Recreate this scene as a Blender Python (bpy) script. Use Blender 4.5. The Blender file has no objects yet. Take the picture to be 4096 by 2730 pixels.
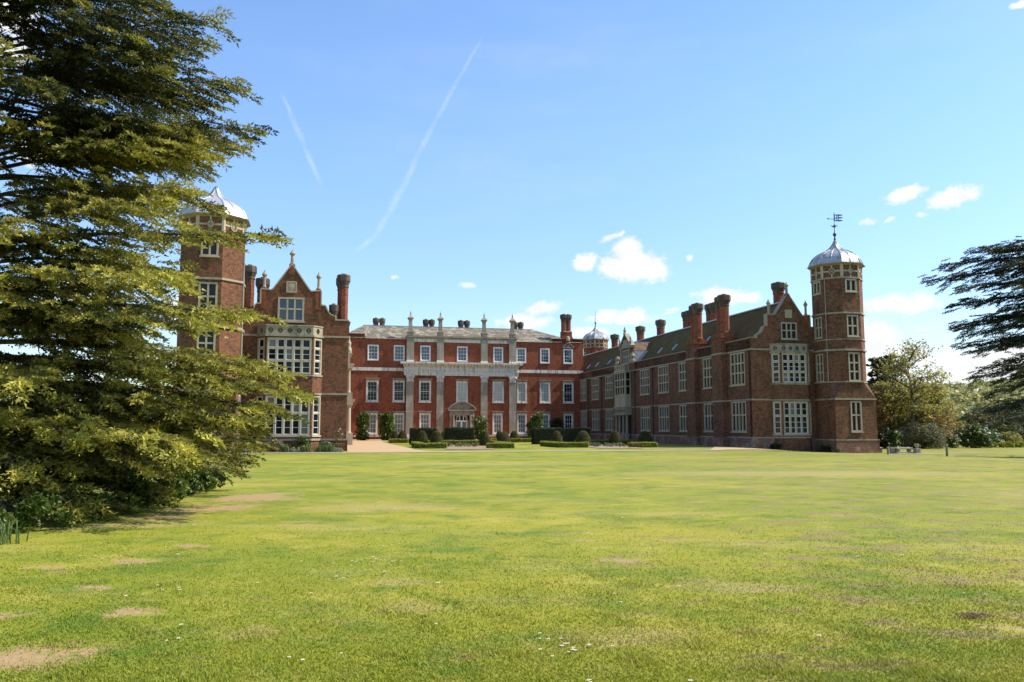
import bpy, math, random
import numpy as np
from mathutils import Vector

# ------------------------------------------------------------------ camera, sky, sun, exposure
scene = bpy.context.scene
COL = scene.collection
R = math.radians
cam_d = bpy.data.cameras.new("camera"); cam = bpy.data.objects.new("camera", cam_d); COL.objects.link(cam)
cam_d.sensor_width = 36.0; cam_d.lens = 29.06; cam_d.clip_start = 0.1; cam_d.clip_end = 8000
cam.location = (0, 0, 1.7); cam.rotation_euler = (R(90 + 5.96), 0, 0)
scene.camera = cam
scene.view_settings.view_transform = 'Standard'; scene.view_settings.look = 'None'
scene.view_settings.exposure = 0.9; scene.view_settings.gamma = 1.0
scene.cycles.max_bounces = 6; scene.cycles.transparent_max_bounces = 6
scene.cycles.caustics_reflective = False; scene.cycles.caustics_refractive = False

SUN_EL, SUN_AZ = 46.0, 4.5          # elevation; azimuth measured from +X towards +Y
sd = Vector((math.cos(R(SUN_AZ)) * math.cos(R(SUN_EL)), math.sin(R(SUN_AZ)) * math.cos(R(SUN_EL)), math.sin(R(SUN_EL))))
sun_d = bpy.data.lights.new("sun", 'SUN'); sun_d.energy = 4.0; sun_d.angle = R(0.53); sun_d.color = (1.0, 0.93, 0.80)
sun = bpy.data.objects.new("sun", sun_d); COL.objects.link(sun)
sun.rotation_euler = (-sd).to_track_quat('-Z', 'Y').to_euler(); sun.location = (60, 0, 60)

class NT:
    """small helper for building node trees"""
    def __init__(self, tree):
        self.t = tree; self.n = tree.nodes; self.l = tree.links
    def new(self, typ, **kw):
        nd = self.n.new(typ)
        for k, v in kw.items(): setattr(nd, k, v)
        return nd
    def put(self, sock, val):
        if isinstance(val, bpy.types.NodeSocket): self.l.new(val, sock)
        elif val is not None: sock.default_value = val
    def math(self, op, a, b=None, c=None, clamp=False):
        nd = self.new('ShaderNodeMath', operation=op, use_clamp=clamp)
        self.put(nd.inputs[0], a)
        if b is not None: self.put(nd.inputs[1], b)
        if c is not None: self.put(nd.inputs[2], c)
        return nd.outputs[0]
    def mix(self, fac, a, b, blend='MIX'):
        nd = self.new('ShaderNodeMix', data_type='RGBA', blend_type=blend)
        self.put(nd.inputs[0], fac)
        self.put(nd.inputs[6], (*a, 1) if isinstance(a, tuple) and len(a) == 3 else a)
        self.put(nd.inputs[7], (*b, 1) if isinstance(b, tuple) and len(b) == 3 else b)
        return nd.outputs[2]
    def noise(self, vec, scale, detail=3, rough=0.55, col=False):
        nd = self.new('ShaderNodeTexNoise'); self.put(nd.inputs['Vector'], vec)
        nd.inputs['Scale'].default_value = scale; nd.inputs['Detail'].default_value = detail
        nd.inputs['Roughness'].default_value = rough
        return nd.outputs[1 if col else 0]
    def smooth(self, v, a, b, lo=0.0, hi=1.0):
        nd = self.new('ShaderNodeMapRange', interpolation_type='SMOOTHSTEP')
        self.put(nd.inputs[0], v); nd.inputs[1].default_value = a; nd.inputs[2].default_value = b
        nd.inputs[3].default_value = lo; nd.inputs[4].default_value = hi
        return nd.outputs[0]
    def mapping(self, vec, loc=(0, 0, 0), rot=(0, 0, 0), scale=(1, 1, 1), typ='POINT'):
        nd = self.new('ShaderNodeMapping', vector_type=typ); self.put(nd.inputs[0], vec)
        nd.inputs[1].default_value = loc; nd.inputs[2].default_value = rot; nd.inputs[3].default_value = scale
        return nd.outputs[0]
    def vmath(self, op, a, b=None):
        nd = self.new('ShaderNodeVectorMath', operation=op); self.put(nd.inputs[0], a)
        if b is not None: self.put(nd.inputs[1], b)
        return nd.outputs[1] if op == 'LENGTH' else nd.outputs[0]

world = bpy.data.worlds.new("World"); scene.world = world; world.use_nodes = True
W = NT(world.node_tree); W.n.clear()
sky = W.new('ShaderNodeTexSky', sky_type='NISHITA', sun_disc=False)
sky.sun_elevation = R(SUN_EL); sky.sun_rotation = R(90 - SUN_AZ)
sky.air_density = 1.0; sky.dust_density = 0.15; sky.ozone_density = 2.2
hs = W.new('ShaderNodeHueSaturation'); W.l.new(sky.outputs[0], hs.inputs['Color'])
hs.inputs['Saturation'].default_value = 1.06; hs.inputs['Value'].default_value = 1.0
gen = W.new('ShaderNodeTexCoord').outputs['Generated']
sep = W.new('ShaderNodeSeparateXYZ'); W.l.new(gen, sep.inputs[0])
az = W.math('MULTIPLY', W.math('ARCTAN2', sep.outputs[0], sep.outputs[1]), 57.2958)
el = W.math('MULTIPLY', W.math('ARCSINE', sep.outputs[2]), 57.2958)
cmb = W.new('ShaderNodeCombineXYZ'); W.l.new(az, cmb.inputs[0]); W.l.new(el, cmb.inputs[1])
ae = cmb.outputs[0]
nz1 = W.noise(ae, 1.1, 6, 0.62, True); nz2 = W.noise(ae, 4.0, 5, 0.65)
def warp(amount):
    d = W.vmath('SUBTRACT', nz1, (0.5, 0.5, 0.5)); d = W.vmath('MULTIPLY', d, (amount, amount * 0.7, 0))
    return W.vmath('ADD', ae, d)
def blobs(vec, items):
    best = None
    for a, e, ra, re, rot in items:
        m = W.mapping(vec, (a, e, 0), (0, 0, R(rot)), (ra, re, 1), 'TEXTURE')
        v = W.math('SUBTRACT', 1.0, W.vmath('LENGTH', m))
        best = v if best is None else W.math('SMOOTH_MAX', best, v, 0.25)
    return best
# cumulus of the photograph, as directions (azimuth, elevation, half sizes, tilt in degrees)
CUMULUS = [(8.59,11.02,1.95,1.01,0),(8.09,12.14,1.02,.90,0),(7.12,11.06,1.11,.73,0),(9.95,10.64,1.01,.69,0),(5.21,11.35,.89,.59,0),
 (14.44,8.79,1.71,.62,0),(15.99,8.61,1.04,.35,0),(7.85,7.45,2.21,.38,0),(6.65,7.69,.86,.45,0),(8.37,7.73,.85,.49,0),
 (.91,7.26,1.73,.52,0),(2.13,8.26,1.21,.42,8),(5.25,6.54,1.55,.38,0),(25.37,7.69,2.13,.62,0),(26.51,7.82,.77,.59,0),(24.07,7.71,1.01,.45,0),
 (23.38,5.39,1.90,1.39,0),(24.34,3.93,2.16,1.39,0),(29.30,3.46,2.90,1.30,0),(27.92,2.51,4.33,.78,0),(31.28,3.98,1.52,1.04,0),(26.35,4.33,.84,.69,0),
 (25.97,14.48,1.20,.45,12),(28.69,13.99,1.42,.59,8),(-32.5,23.84,1.6,1.4,0),(-32.11,21.75,.9,.8,0),(-21.76,7.39,1.35,1.04,0),(-20.86,3.54,1.97,.87,0),
 (-28.16,8.55,2.03,1.04,0),(32.97,24.19,.75,.24,0),(-30.98,16.14,1.03,.69,0),(48,9,6,2,0),(-50,8,7,2,0),(70,12,7,2.5,0),(120,14,10,4,0),(180,13,12,4,0),(-110,15,10,4,0)]
CUMULUS = [(a, e, ra * 1.22, re_ * 1.22, r) for a, e, ra, re_, r in CUMULUS]
WISPS = [(6.89,13.02,.99,.31,25),(7.59,13.26,.43,.21,20),(11.09,8.01,.63,.17,0),(10.92,7.77,.50,.14,0),(-8.2,10.23,.31,.21,0),(-3.16,9.78,.86,.28,0),
 (26.91,13.12,.5,.24,0),(23.71,13.01,.66,.31,0),(25.03,13.01,.5,.21,12),(26.57,6.03,.53,.14,8),(12.34,11.4,.36,.35,0)]
TRAILS = [(-15.70,21.05,.9,.13,-61.9),(-15.01,19.65,1.5,.19,-62.9),(-13.98,17.56,1.6,.17,-63.3),(-3.12,24.63,2.0,.14,-123.3),(-4.62,22.23,2.0,.19,-119.8),(-6.11,19.61,1.8,.20,-118.9),
 (-7.22,17.36,1.8,.23,-114.2),(-8.24,15.41,1.6,.25,-117.9),(-9.13,13.79,1.1,.22,-118.2),(-10.13,12.54,1.2,.15,-140.4)]
TRAILS = [(a, e, ra * 1.15, re_ * 1.5, r) for a, e, ra, re_, r in TRAILS]
nz3 = W.noise(W.mapping(ae, scale=(1, 1.35, 1)), 1.25, 9, 0.66)
cu = W.math('ADD', blobs(warp(1.0), CUMULUS), W.math('MULTIPLY', W.math('SUBTRACT', nz3, 0.46), 1.35))
cu = W.smooth(cu, -0.02, 0.62)
wi = W.math('ADD', blobs(warp(0.8), WISPS), W.math('MULTIPLY', W.math('SUBTRACT', nz2, 0.5), 0.9))
wi = W.smooth(wi, 0.0, 0.8, 0, 0.75)
tr = W.math('ADD', blobs(warp(0.22), TRAILS), W.math('MULTIPLY', W.math('SUBTRACT', nz2, 0.5), 1.1))
tr = W.smooth(tr, -0.12, 1.05, 0, 0.22)
cir = W.noise(W.mapping(ae, (0, 0, 0), (0, 0, R(25)), (0.035, 0.16, 1)), 1.0, 4, 0.6)
cir = W.smooth(cir, 0.45, 0.85, 0, 0.12)
fac = W.math('MAXIMUM', W.math('MAXIMUM', cu, wi), W.math('MAXIMUM', tr, cir))
up = W.smooth(el, -1.0, 0.5); fac = W.math('MULTIPLY', fac, up)
shade = W.noise(ae, 0.9, 3, 0.5)
cloudcol = W.mix(W.smooth(shade, 0.35, 0.65), (3.95, 4.02, 4.2), (4.7, 4.7, 4.7))
hz_ = W.smooth(el, -2.0, 24.0, 0.74, 1.06)      # the haze low down is a little dimmer than the model sky
hzc = W.new('ShaderNodeCombineXYZ'); [W.l.new(W.math('MULTIPLY', hz_, k_), hzc.inputs[i_]) for i_, k_ in enumerate((0.98, 1.0, 1.06))]
skyc = W.mix(fac, W.vmath('MULTIPLY', hs.outputs[0], hzc.outputs[0]), cloudcol)
bg = W.new('ShaderNodeBackground'); W.l.new(skyc, bg.inputs[0]); bg.inputs[1].default_value = 0.13
wo = W.new('ShaderNodeOutputWorld'); W.l.new(bg.outputs[0], wo.inputs[0])

# ------------------------------------------------------------------ frames: the mansion stands at an angle to the camera
ANG = R(12.9); CA, SA = math.cos(ANG), math.sin(ANG)
def wxy(p, q): return (p * CA - q * SA, p * SA + q * CA)         # mansion axes (p across, q deep) -> world
def pqof(x, y): return (x * CA + y * SA, -x * SA + y * CA)
def sst(t): t = max(0.0, min(1.0, t)); return t * t * (3 - 2 * t)
def gz(x, y):
    p, q = pqof(x, y)
    z = -0.45 * min(1, max(0, q / 70)) ** 1.15
    z += -0.60 * sst((p - 40) / 15) * sst((q - 25) / 45)
    if q > 74: z += 0.06 * sst((q - 74) / 10)
    d = math.hypot(x, y)
    z -= 0.012 * max(0, d - 170)
    return z
_last = {}
def tag(o, label=None, cat=None, group=None, kind=None):
    if label: o['label'] = label
    if cat: o['category'] = cat
    if group: o['group'] = group
    if kind: o['kind'] = kind
    return o
ORG = {}
def thing(name, label, cat, loc, frame='w', group=None, rz=0.0):
    o = bpy.data.objects.new(name, None); COL.objects.link(o); o.empty_display_size = 0.5
    if frame == 'b':
        x, y = wxy(loc[0], loc[1]); o.location = (x, y, loc[2]); o.rotation_euler = (0, 0, ANG); ORG[o.name] = tuple(loc)
    else:
        o.location = loc; o.rotation_euler = (0, 0, rz); ORG[o.name] = tuple(loc)
    return tag(o, label, cat, group)
def org(o):
    while o.parent: o = o.parent
    return ORG.get(o.name, (0, 0, 0))
def V3(a): return np.array(a, float)

class MB:
    """collects polygons; coordinates are in the frame of the thing it is built for"""
    def __init__(self): self.v = []; self.f = []; self.mi = []
    def face(self, pts, m=0):
        i = len(self.v); self.v.extend([tuple(map(float, q)) for q in pts]); self.f.append(list(range(i, i + len(pts)))); self.mi.append(m)
    def obox(self, O, t, n, xa, xb, za, zb, da, db, m=0):
        if len(O) == 2: O = (O[0], O[1], 0.0)
        def P(x, z, d): return (O[0] + t[0] * x + n[0] * d, O[1] + t[1] * x + n[1] * d, O[2] + z)
        c = [P(x, z, d) for d in (da, db) for z in (za, zb) for x in (xa, xb)]
        for ix in ((0, 1, 3, 2), (5, 4, 6, 7), (4, 0, 2, 6), (1, 5, 7, 3), (2, 3, 7, 6), (4, 5, 1, 0)): self.face([c[k] for k in ix], m)
    def box(self, p0, p1, q0, q1, z0, z1, m=0):
        self.obox((0, 0, 0), (1, 0), (0, 1), p0, p1, z0, z1, q0, q1, m)
    def lathe(self, c, prof, n=8, rot=None, m=0, capb=True):
        rot = math.pi / n if rot is None else rot
        rings = [[(c[0] + r * math.cos(rot + 2 * math.pi * k / n), c[1] + r * math.sin(rot + 2 * math.pi * k / n), z) for k in range(n)] for r, z in prof]
        for a, b in zip(rings, rings[1:]):
            for k in range(n): self.face([a[k], a[(k + 1) % n], b[(k + 1) % n], b[k]], m)
        self.face(rings[-1], m)
        if capb: self.face(rings[0][::-1], m)
    def tube(self, pts, rad, n=6, m=0):
        pts = [V3(p) for p in pts]; rings = []
        for i, p in enumerate(pts):
            d = pts[min(i + 1, len(pts) - 1)] - pts[max(i - 1, 0)]; d = d / (np.linalg.norm(d) + 1e-9)
            a = np.cross(d, (0.31, 0.17, 0.93)); 
            if np.linalg.norm(a) < 1e-3: a = np.cross(d, (1, 0, 0))
            a /= np.linalg.norm(a); b = np.cross(d, a)
            rings.append([p + rad[i] * (a * math.cos(2 * math.pi * k / n) + b * math.sin(2 * math.pi * k / n)) for k in range(n)])
        for A, B in zip(rings, rings[1:]):
            for k in range(n): self.face([A[k], A[(k + 1) % n], B[(k + 1) % n], B[k]], m)
        self.face(rings[0][::-1], m); self.face(rings[-1], m)
    def facade(self, O, t, n, prof, zb, ops=(), rev=0.2, thick=0, m=0):
        """wall sheet with real openings; prof = top outline [(x, z)...]; ops = [(x0, x1, z0, z1)...]"""
        def P(x, z, d=0.0): return (O[0] + t[0] * x + n[0] * d, O[1] + t[1] * x + n[1] * d, O[2] + z)
        xs = sorted(set([round(a[0], 4) for a in prof] + [round(x, 4) for o in ops for x in o[:2] if prof[0][0] < x < prof[-1][0]]))
        def top(x, side):
            for (xa, za), (xb, zb_) in zip(prof, prof[1:]):
                if xb - xa < 1e-6: continue
                if (side > 0 and xa <= x + 1e-6 < xb) or (side < 0 and xa < x - 1e-6 <= xb): return za + (zb_ - za) * (x - xa) / (xb - xa)
            return prof[-1][1]
        for x0, x1 in zip(xs, xs[1:]):
            t0, t1 = top(x0, 1), top(x1, -1); z = zb
            for o in sorted([o for o in ops if o[0] <= x0 + 1e-4 and o[1] >= x1 - 1e-4], key=lambda o: o[2]):
                if o[2] - z > 1e-4: self.face([P(x0, z), P(x1, z), P(x1, o[2]), P(x0, o[2])], m)
                z = o[3]
            self.face([P(x0, z), P(x1, z), P(x1, t1), P(x0, t0)], m)
            if thick:
                self.face([P(x0, zb, -thick), P(x0, t0, -thick), P(x1, t1, -thick), P(x1, zb, -thick)], m)
        for a, b, c, d in ops:
            for A, B in (((a, c), (b, c)), ((b, c), (b, d)), ((b, d), (a, d)), ((a, d), (a, c))):
                self.face([P(*A), P(*B), P(B[0], B[1], -rev), P(A[0], A[1], -rev)], m)
        if thick:
            for A, B in zip(prof, prof[1:]): self.face([P(*A), P(*B), P(B[0], B[1], -thick), P(A[0], A[1], -thick)], m)
            for x, z in (prof[0], prof[-1]): self.face([P(x, zb), P(x, z), P(x, z, -thick), P(x, zb, -thick)], m)
    def ribbon(self, O, t, n, pts, th, d0, d1, m=0):
        """coping: a band of thickness th laid along an outline"""
        if len(O) == 2: O = (O[0], O[1], 0.0)
        def P(a, d): return (O[0] + t[0] * a[0] + n[0] * d, O[1] + t[1] * a[0] + n[1] * d, O[2] + a[1])
        for a, b in zip(pts, pts[1:]):
            dx, dz = b[0] - a[0], b[1] - a[1]; L = math.hypot(dx, dz)
            if L < 1e-4: continue
            ox, oz = -dz / L * th, dx / L * th
            ex, ez = dx / L * th * 0.25, dz / L * th * 0.25
            A, B = (a[0] - ex, a[1] - ez), (b[0] + ex, b[1] + ez); C, D = (B[0] + ox, B[1] + oz), (A[0] + ox, A[1] + oz)
            q = [A, B, C, D]; F = [P(k, d1) for k in q]; K = [P(k, d0) for k in q]
            self.face(F, m); self.face(K[::-1], m)
            for i in range(4): self.face([F[i], K[i], K[(i + 1) % 4], F[(i + 1) % 4]], m)
    def build(self, name, mats, parent=None, smooth=False, origin=None):
        me = bpy.data.meshes.new(name)
        og = V3(origin if origin is not None else (org(parent) if parent is not None else (0, 0, 0)))
        v = np.array(self.v, float).reshape(-1, 3)
        me.from_pydata((v - og).tolist(), [], self.f)
        mats = mats if isinstance(mats, (list, tuple)) else [mats]
        for mm in mats: me.materials.append(mm)
        if len(mats) > 1: me.polygons.foreach_set('material_index', self.mi)
        uv = me.uv_layers.new(name='UVMap'); co = np.zeros((len(me.loops), 2)); k = 0
        for f in self.f:
            P = v[f]; nn = np.cross(P[1] - P[0], P[2] - P[0])
            if len(f) > 3: nn = nn + np.cross(P[2] - P[0], P[3] - P[0])
            L = np.linalg.norm(nn); nn = nn / L if L > 0 else np.array([0, 0, 1.])
            if abs(nn[2]) < 0.75:
                tt = np.array([-nn[1], nn[0]]); tt /= (np.linalg.norm(tt) + 1e-9)
                if tt[0] + 0.3 * tt[1] < 0: tt = -tt
                co[k:k + len(f), 0] = P[:, :2] @ tt; co[k:k + len(f), 1] = P[:, 2] / max(0.3, math.sqrt(1 - nn[2] ** 2))
            else: co[k:k + len(f)] = P[:, :2]
            k += len(f)
        uv.data.foreach_set('uv', co.ravel())
        if smooth: me.polygons.foreach_set('use_smooth', [True] * len(me.polygons))
        me.update()
        o = bpy.data.objects.new(name, me); COL.objects.link(o)
        if parent is not None: o.parent = parent
        return o

def np_mesh(name, verts, k, mat, parent=None, tone=None, origin=None):
    """verts (N*k, 3) in world/thing frame: N polygons of k corners; tone = one value per polygon"""
    og = V3(origin if origin is not None else (org(parent) if parent is not None else (0, 0, 0)))
    v = (np.asarray(verts, float) - og).astype(np.float32); N = len(v) // k
    me = bpy.data.meshes.new(name); me.vertices.add(len(v)); me.vertices.foreach_set('co', v.ravel())
    me.loops.add(N * k); me.loops.foreach_set('vertex_index', np.arange(N * k, dtype=np.int32))
    me.polygons.add(N); me.polygons.foreach_set('loop_start', np.arange(0, N * k, k, dtype=np.int32))
    try: me.polygons.foreach_set('loop_total', np.full(N, k, dtype=np.int32))
    except Exception: pass
    if tone is not None:
        at = me.attributes.new('tone', 'FLOAT', 'POINT'); at.data.foreach_set('value', np.repeat(np.asarray(tone, np.float32), k))
    me.update(calc_edges=True); me.materials.append(mat)
    o = bpy.data.objects.new(name, me); COL.objects.link(o)
    if parent is not None: o.parent = parent
    return o
def leaves(rng, C, size, flat=0.0, aspect=0.55):
    """diamond leaves at centres C; flat>0 pulls their normals upright"""
    N = len(C); nrm = rng.normal(size=(N, 3)); nrm[:, 2] = np.abs(nrm[:, 2]) + flat; nrm /= np.linalg.norm(nrm, axis=1)[:, None]
    a = np.cross(nrm, rng.normal(size=(N, 3))); a /= np.linalg.norm(a, axis=1)[:, None] + 1e-9; b = np.cross(nrm, a)
    s = (np.asarray(size) * rng.uniform(0.6, 1.3, N))[:, None]
    out = np.empty((N, 4, 3)); out[:, 0] = C + a * s; out[:, 1] = C + b * s * aspect; out[:, 2] = C - a * s; out[:, 3] = C - b * s * aspect
    return out.reshape(-1, 3)

# ------------------------------------------------------------------ materials
def mat(name):
    m = bpy.data.materials.new(name); m.use_nodes = True; t = NT(m.node_tree); t.n.clear()
    b = t.new('ShaderNodeBsdfPrincipled'); o = t.new('ShaderNodeOutputMaterial'); t.l.new(b.outputs[0], o.inputs[0])
    return m, t, b
def uvs(t): return t.new('ShaderNodeTexCoord').outputs['UV']
def pos(t): return t.new('ShaderNodeNewGeometry').outputs['Position']
def bump(t, b, h, dist=0.02, s=0.6):
    nd = t.new('ShaderNodeBump'); t.put(nd.inputs['Height'], h); nd.inputs['Distance'].default_value = dist; nd.inputs['Strength'].default_value = s
    t.l.new(nd.outputs[0], b.inputs['Normal'])
def brick_mat(name, c1, c2, mortar, dark, pale, dark_amt=0.5, pale_amt=0.3, blotch=0.5, burnt=0.5):
    m, t, b = mat(name); uv = uvs(t); P = pos(t)
    br = t.new('ShaderNodeTexBrick'); t.l.new(uv, br.inputs['Vector'])
    br.inputs['Color1'].default_value = (*c1, 1); br.inputs['Color2'].default_value = (*c2, 1); br.inputs['Mortar'].default_value = (*mortar, 1)
    br.inputs['Scale'].default_value = 1; br.inputs['Mortar Size'].default_value = 0.006; br.inputs['Brick Width'].default_value = 0.235; br.inputs['Row Height'].default_value = 0.08
    br.inputs['Bias'].default_value = -0.1
    n1 = t.noise(P, 3.4, 5, 0.75); n2 = t.noise(P, 0.45, 4, 0.6); n3 = t.noise(t.mapping(P, scale=(1.2, 1.2, 0.22)), 1.1, 4, 0.65)
    c = t.mix(t.math('MULTIPLY', t.smooth(n1, 0.46, 0.66), dark_amt), br.outputs[0], dark)
    c = t.mix(t.math('MULTIPLY', t.smooth(n2, 0.5, 0.72), pale_amt), c, pale)
    c = t.mix(t.math('MULTIPLY', t.smooth(n3, 0.52, 0.74), blotch), c, dark)
    b2 = t.new('ShaderNodeTexBrick'); t.l.new(uv, b2.inputs['Vector']); b2.inputs['Color1'].default_value = (0, 0, 0, 1); b2.inputs['Color2'].default_value = (1, 1, 1, 1); b2.inputs['Mortar'].default_value = (0.3, 0.3, 0.3, 1)
    b2.inputs['Scale'].default_value = 1; b2.inputs['Mortar Size'].default_value = 0.0; b2.inputs['Brick Width'].default_value = 0.34; b2.inputs['Row Height'].default_value = 0.17; b2.inputs['Bias'].default_value = -0.15
    bw = t.math('MULTIPLY', b2.outputs[0], t.smooth(t.noise(P, 0.7, 3, 0.6), 0.3, 0.62))
    c = t.mix(t.math('MULTIPLY', bw, burnt), c, dark)
    n4 = t.noise(P, 13, 2, 0.6); c = t.mix(t.math('MULTIPLY', t.smooth(n4, 0.54, 0.66), 0.45), c, mortar)
    t.l.new(c, b.inputs['Base Color']); b.inputs['Roughness'].default_value = 0.9; b.inputs['Specular IOR Level'].default_value = 0.25
    bump(t, b, br.outputs[1], 0.008, -0.5)
    return m
def stone_mat(name, c1, c2, stain, amt=0.5, scale=2.0, rough=0.85, streak=(1, 1, 0.3)):
    m, t, b = mat(name); P = pos(t)
    c = t.mix(t.noise(P, scale, 5, 0.65), c1, c2)
    st = t.noise(t.mapping(P, scale=streak), 1.3, 5, 0.65)
    c = t.mix(t.math('MULTIPLY', t.smooth(st, 0.48, 0.68), amt), c, stain)
    t.l.new(c, b.inputs['Base Color']); b.inputs['Roughness'].default_value = rough
    bump(t, b, t.noise(P, 14, 4, 0.7), 0.02, 0.35)
    return m
M = {}
M['brick_centre'] = brick_mat('red_brick', (0.365, 0.082, 0.031), (0.25, 0.056, 0.024), (0.21, 0.12, 0.065), (0.07, 0.026, 0.016), (0.29, 0.105, 0.046), 0.65, 0.45, 0.75, 0.55)
M['brick_left'] = brick_mat('old_brown_brick', (0.200, 0.066, 0.030), (0.110, 0.040, 0.020), (0.25, 0.16, 0.09), (0.032, 0.018, 0.012), (0.24, 0.105, 0.048), 0.7, 0.35, 0.6, 0.75)
M['brick_right'] = brick_mat('weathered_brick', (0.200, 0.072, 0.033), (0.125, 0.048, 0.025), (0.25, 0.17, 0.10), (0.034, 0.022, 0.015), (0.235, 0.125, 0.062), 0.75, 0.45, 0.8, 0.85)
M['brick_chimney'] = brick_mat('chimney_brick', (0.30, 0.080, 0.034), (0.19, 0.052, 0.025), (0.2, 0.12, 0.07), (0.03, 0.018, 0.013), (0.32, 0.12, 0.05), 0.65, 0.3, 0.85, 0.5)
M['brick_plinth'] = brick_mat('limewashed_plinth_brick', (0.22, 0.085, 0.05), (0.15, 0.06, 0.037), (0.34, 0.27, 0.19), (0.06, 0.04, 0.03), (0.42, 0.35, 0.28), 0.6, 0.8, 0.5, 0.5)
M['soot'] = stone_mat('sooty_stone', (0.085, 0.055, 0.038), (0.05, 0.036, 0.028), (0.20, 0.16, 0.09), 0.55)
M['stone'] = stone_mat('cream_stone', (0.45, 0.39, 0.275), (0.35, 0.30, 0.21), (0.20, 0.17, 0.12), 0.45)
M['stone_old'] = stone_mat('lichen_stone', (0.36, 0.31, 0.22), (0.24, 0.21, 0.15), (0.09, 0.08, 0.06), 0.65)
M['stone_grey'] = stone_mat('grey_stucco', (0.285, 0.25, 0.18), (0.23, 0.20, 0.145), (0.46, 0.42, 0.35), 0.5, 0.9)
M['stone_white'] = stone_mat('pale_streaked_stone', (0.74, 0.69, 0.60), (0.60, 0.55, 0.46), (0.15, 0.125, 0.09), 0.8, 3.0, 0.85, (2.6, 2.6, 0.35))
M['white_paint'] = stone_mat('white_paint', (0.78, 0.77, 0.74), (0.70, 0.69, 0.66), (0.55, 0.52, 0.46), 0.4, 2.0, 0.55)
M['iron'] = stone_mat('dark_ironwork', (0.035, 0.037, 0.045), (0.02, 0.02, 0.024), (0.06, 0.05, 0.045), 0.4, 4, 0.6)
M['bronze'] = stone_mat('green_bronze', (0.06, 0.10, 0.10), (0.035, 0.06, 0.065), (0.02, 0.03, 0.03), 0.4, 4, 0.5)
M['soil'] = stone_mat('bare_soil', (0.33, 0.23, 0.15), (0.22, 0.15, 0.095), (0.12, 0.08, 0.05), 0.5, 6)
M['mole_soil'] = stone_mat('dark_crumbly_soil', (0.30, 0.18, 0.085), (0.20, 0.12, 0.06), (0.33, 0.22, 0.10), 0.4, 12)
M['bark'] = stone_mat('bark', (0.075, 0.06, 0.045), (0.045, 0.037, 0.03), (0.025, 0.02, 0.017), 0.5, 6)
M['bark_grey'] = stone_mat('grey_bark', (0.13, 0.11, 0.085), (0.08, 0.07, 0.055), (0.05, 0.045, 0.035), 0.5, 5)
M['wood_post'] = stone_mat('weathered_wood', (0.30, 0.27, 0.19), (0.20, 0.18, 0.13), (0.10, 0.09, 0.06), 0.5, 5)
M['door_and_shade'] = stone_mat('oak_and_recess_shade', (0.02, 0.016, 0.012), (0.012, 0.01, 0.008), (0.03, 0.025, 0.02), 0.4, 5)
def roof_mat(name, c1, c2, moss, row=0.14, amt=0.6):
    m, t, b = mat(name); uv = uvs(t); P = pos(t)
    br = t.new('ShaderNodeTexBrick'); t.l.new(uv, br.inputs['Vector'])
    br.inputs['Color1'].default_value = (*c1, 1); br.inputs['Color2'].default_value = (*c2, 1); br.inputs['Mortar'].default_value = (*[k * 0.45 for k in c2], 1)
    br.inputs['Scale'].default_value = 1; br.inputs['Mortar Size'].default_value = 0.012; br.inputs['Brick Width'].default_value = row * 1.4; br.inputs['Row Height'].default_value = row
    c = t.mix(t.math('MULTIPLY', t.smooth(t.noise(P, 0.8, 6, 0.7), 0.45, 0.66), amt), br.outputs[0], moss)
    t.l.new(c, b.inputs['Base Color']); b.inputs['Roughness'].default_value = 0.95; b.inputs['Specular IOR Level'].default_value = 0.06
    bump(t, b, t.noise(uv, 9, 4, 0.7), 0.03, 0.5)
    return m
M['roof_tile'] = roof_mat('mossy_roof_tiles', (0.16, 0.105, 0.042), (0.105, 0.072, 0.032), (0.155, 0.125, 0.035))
M['roof_brown'] = roof_mat('brown_roof_tiles', (0.17, 0.105, 0.065), (0.12, 0.075, 0.05), (0.22, 0.16, 0.10))
M['roof_slate'] = roof_mat('lichened_stone_slates', (0.19, 0.165, 0.13), (0.13, 0.115, 0.09), (0.38, 0.335, 0.25), 0.25, 0.85)
def lead_mat(name, c, streak, amt):
    m, t, b = mat(name); P = pos(t)
    n = t.noise(t.mapping(P, scale=(1.6, 1.6, 0.10)), 1.5, 3, 0.55)
    col = t.mix(t.math('MULTIPLY', t.smooth(n, 0.52, 0.62), amt), t.mix(t.noise(P, 1.5, 4, 0.6), c, tuple(k * 0.78 for k in c)), streak)
    t.l.new(col, b.inputs['Base Color']); b.inputs['Roughness'].default_value = 0.42; b.inputs['Metallic'].default_value = 0.25
    bump(t, b, t.noise(P, 2.5, 3, 0.5), 0.05, 0.25)
    return m
M['lead'] = lead_mat('lead_sheet', (0.46, 0.48, 0.52), (0.36, 0.36, 0.36), 0.3)
M['lead_stained'] = lead_mat('stained_lead_sheet', (0.42, 0.44, 0.47), (0.15, 0.125, 0.065), 0.85)
def glass_mat(name, c, c2, rough=0.06, spec=0.5, coat=0.0):
    m, t, b = mat(name); P = pos(t)
    t.l.new(t.mix(t.noise(P, 0.9, 2, 0.5), c, c2), b.inputs['Base Color']); b.inputs['Roughness'].default_value = rough
    b.inputs['Specular IOR Level'].default_value = spec; b.inputs['Coat Weight'].default_value = coat; b.inputs['Coat Roughness'].default_value = 0.05
    bump(t, b, t.noise(P, 3.0, 2, 0.5), 0.02, 0.25)
    return m
M['glass'] = glass_mat('dark_window_glass', (0.008, 0.009, 0.011), (0.015, 0.016, 0.018), 0.07, 0.22)
M['glass_lead'] = glass_mat('leaded_window_glass', (0.014, 0.015, 0.017), (0.028, 0.028, 0.03), 0.22, 0.22)
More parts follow.
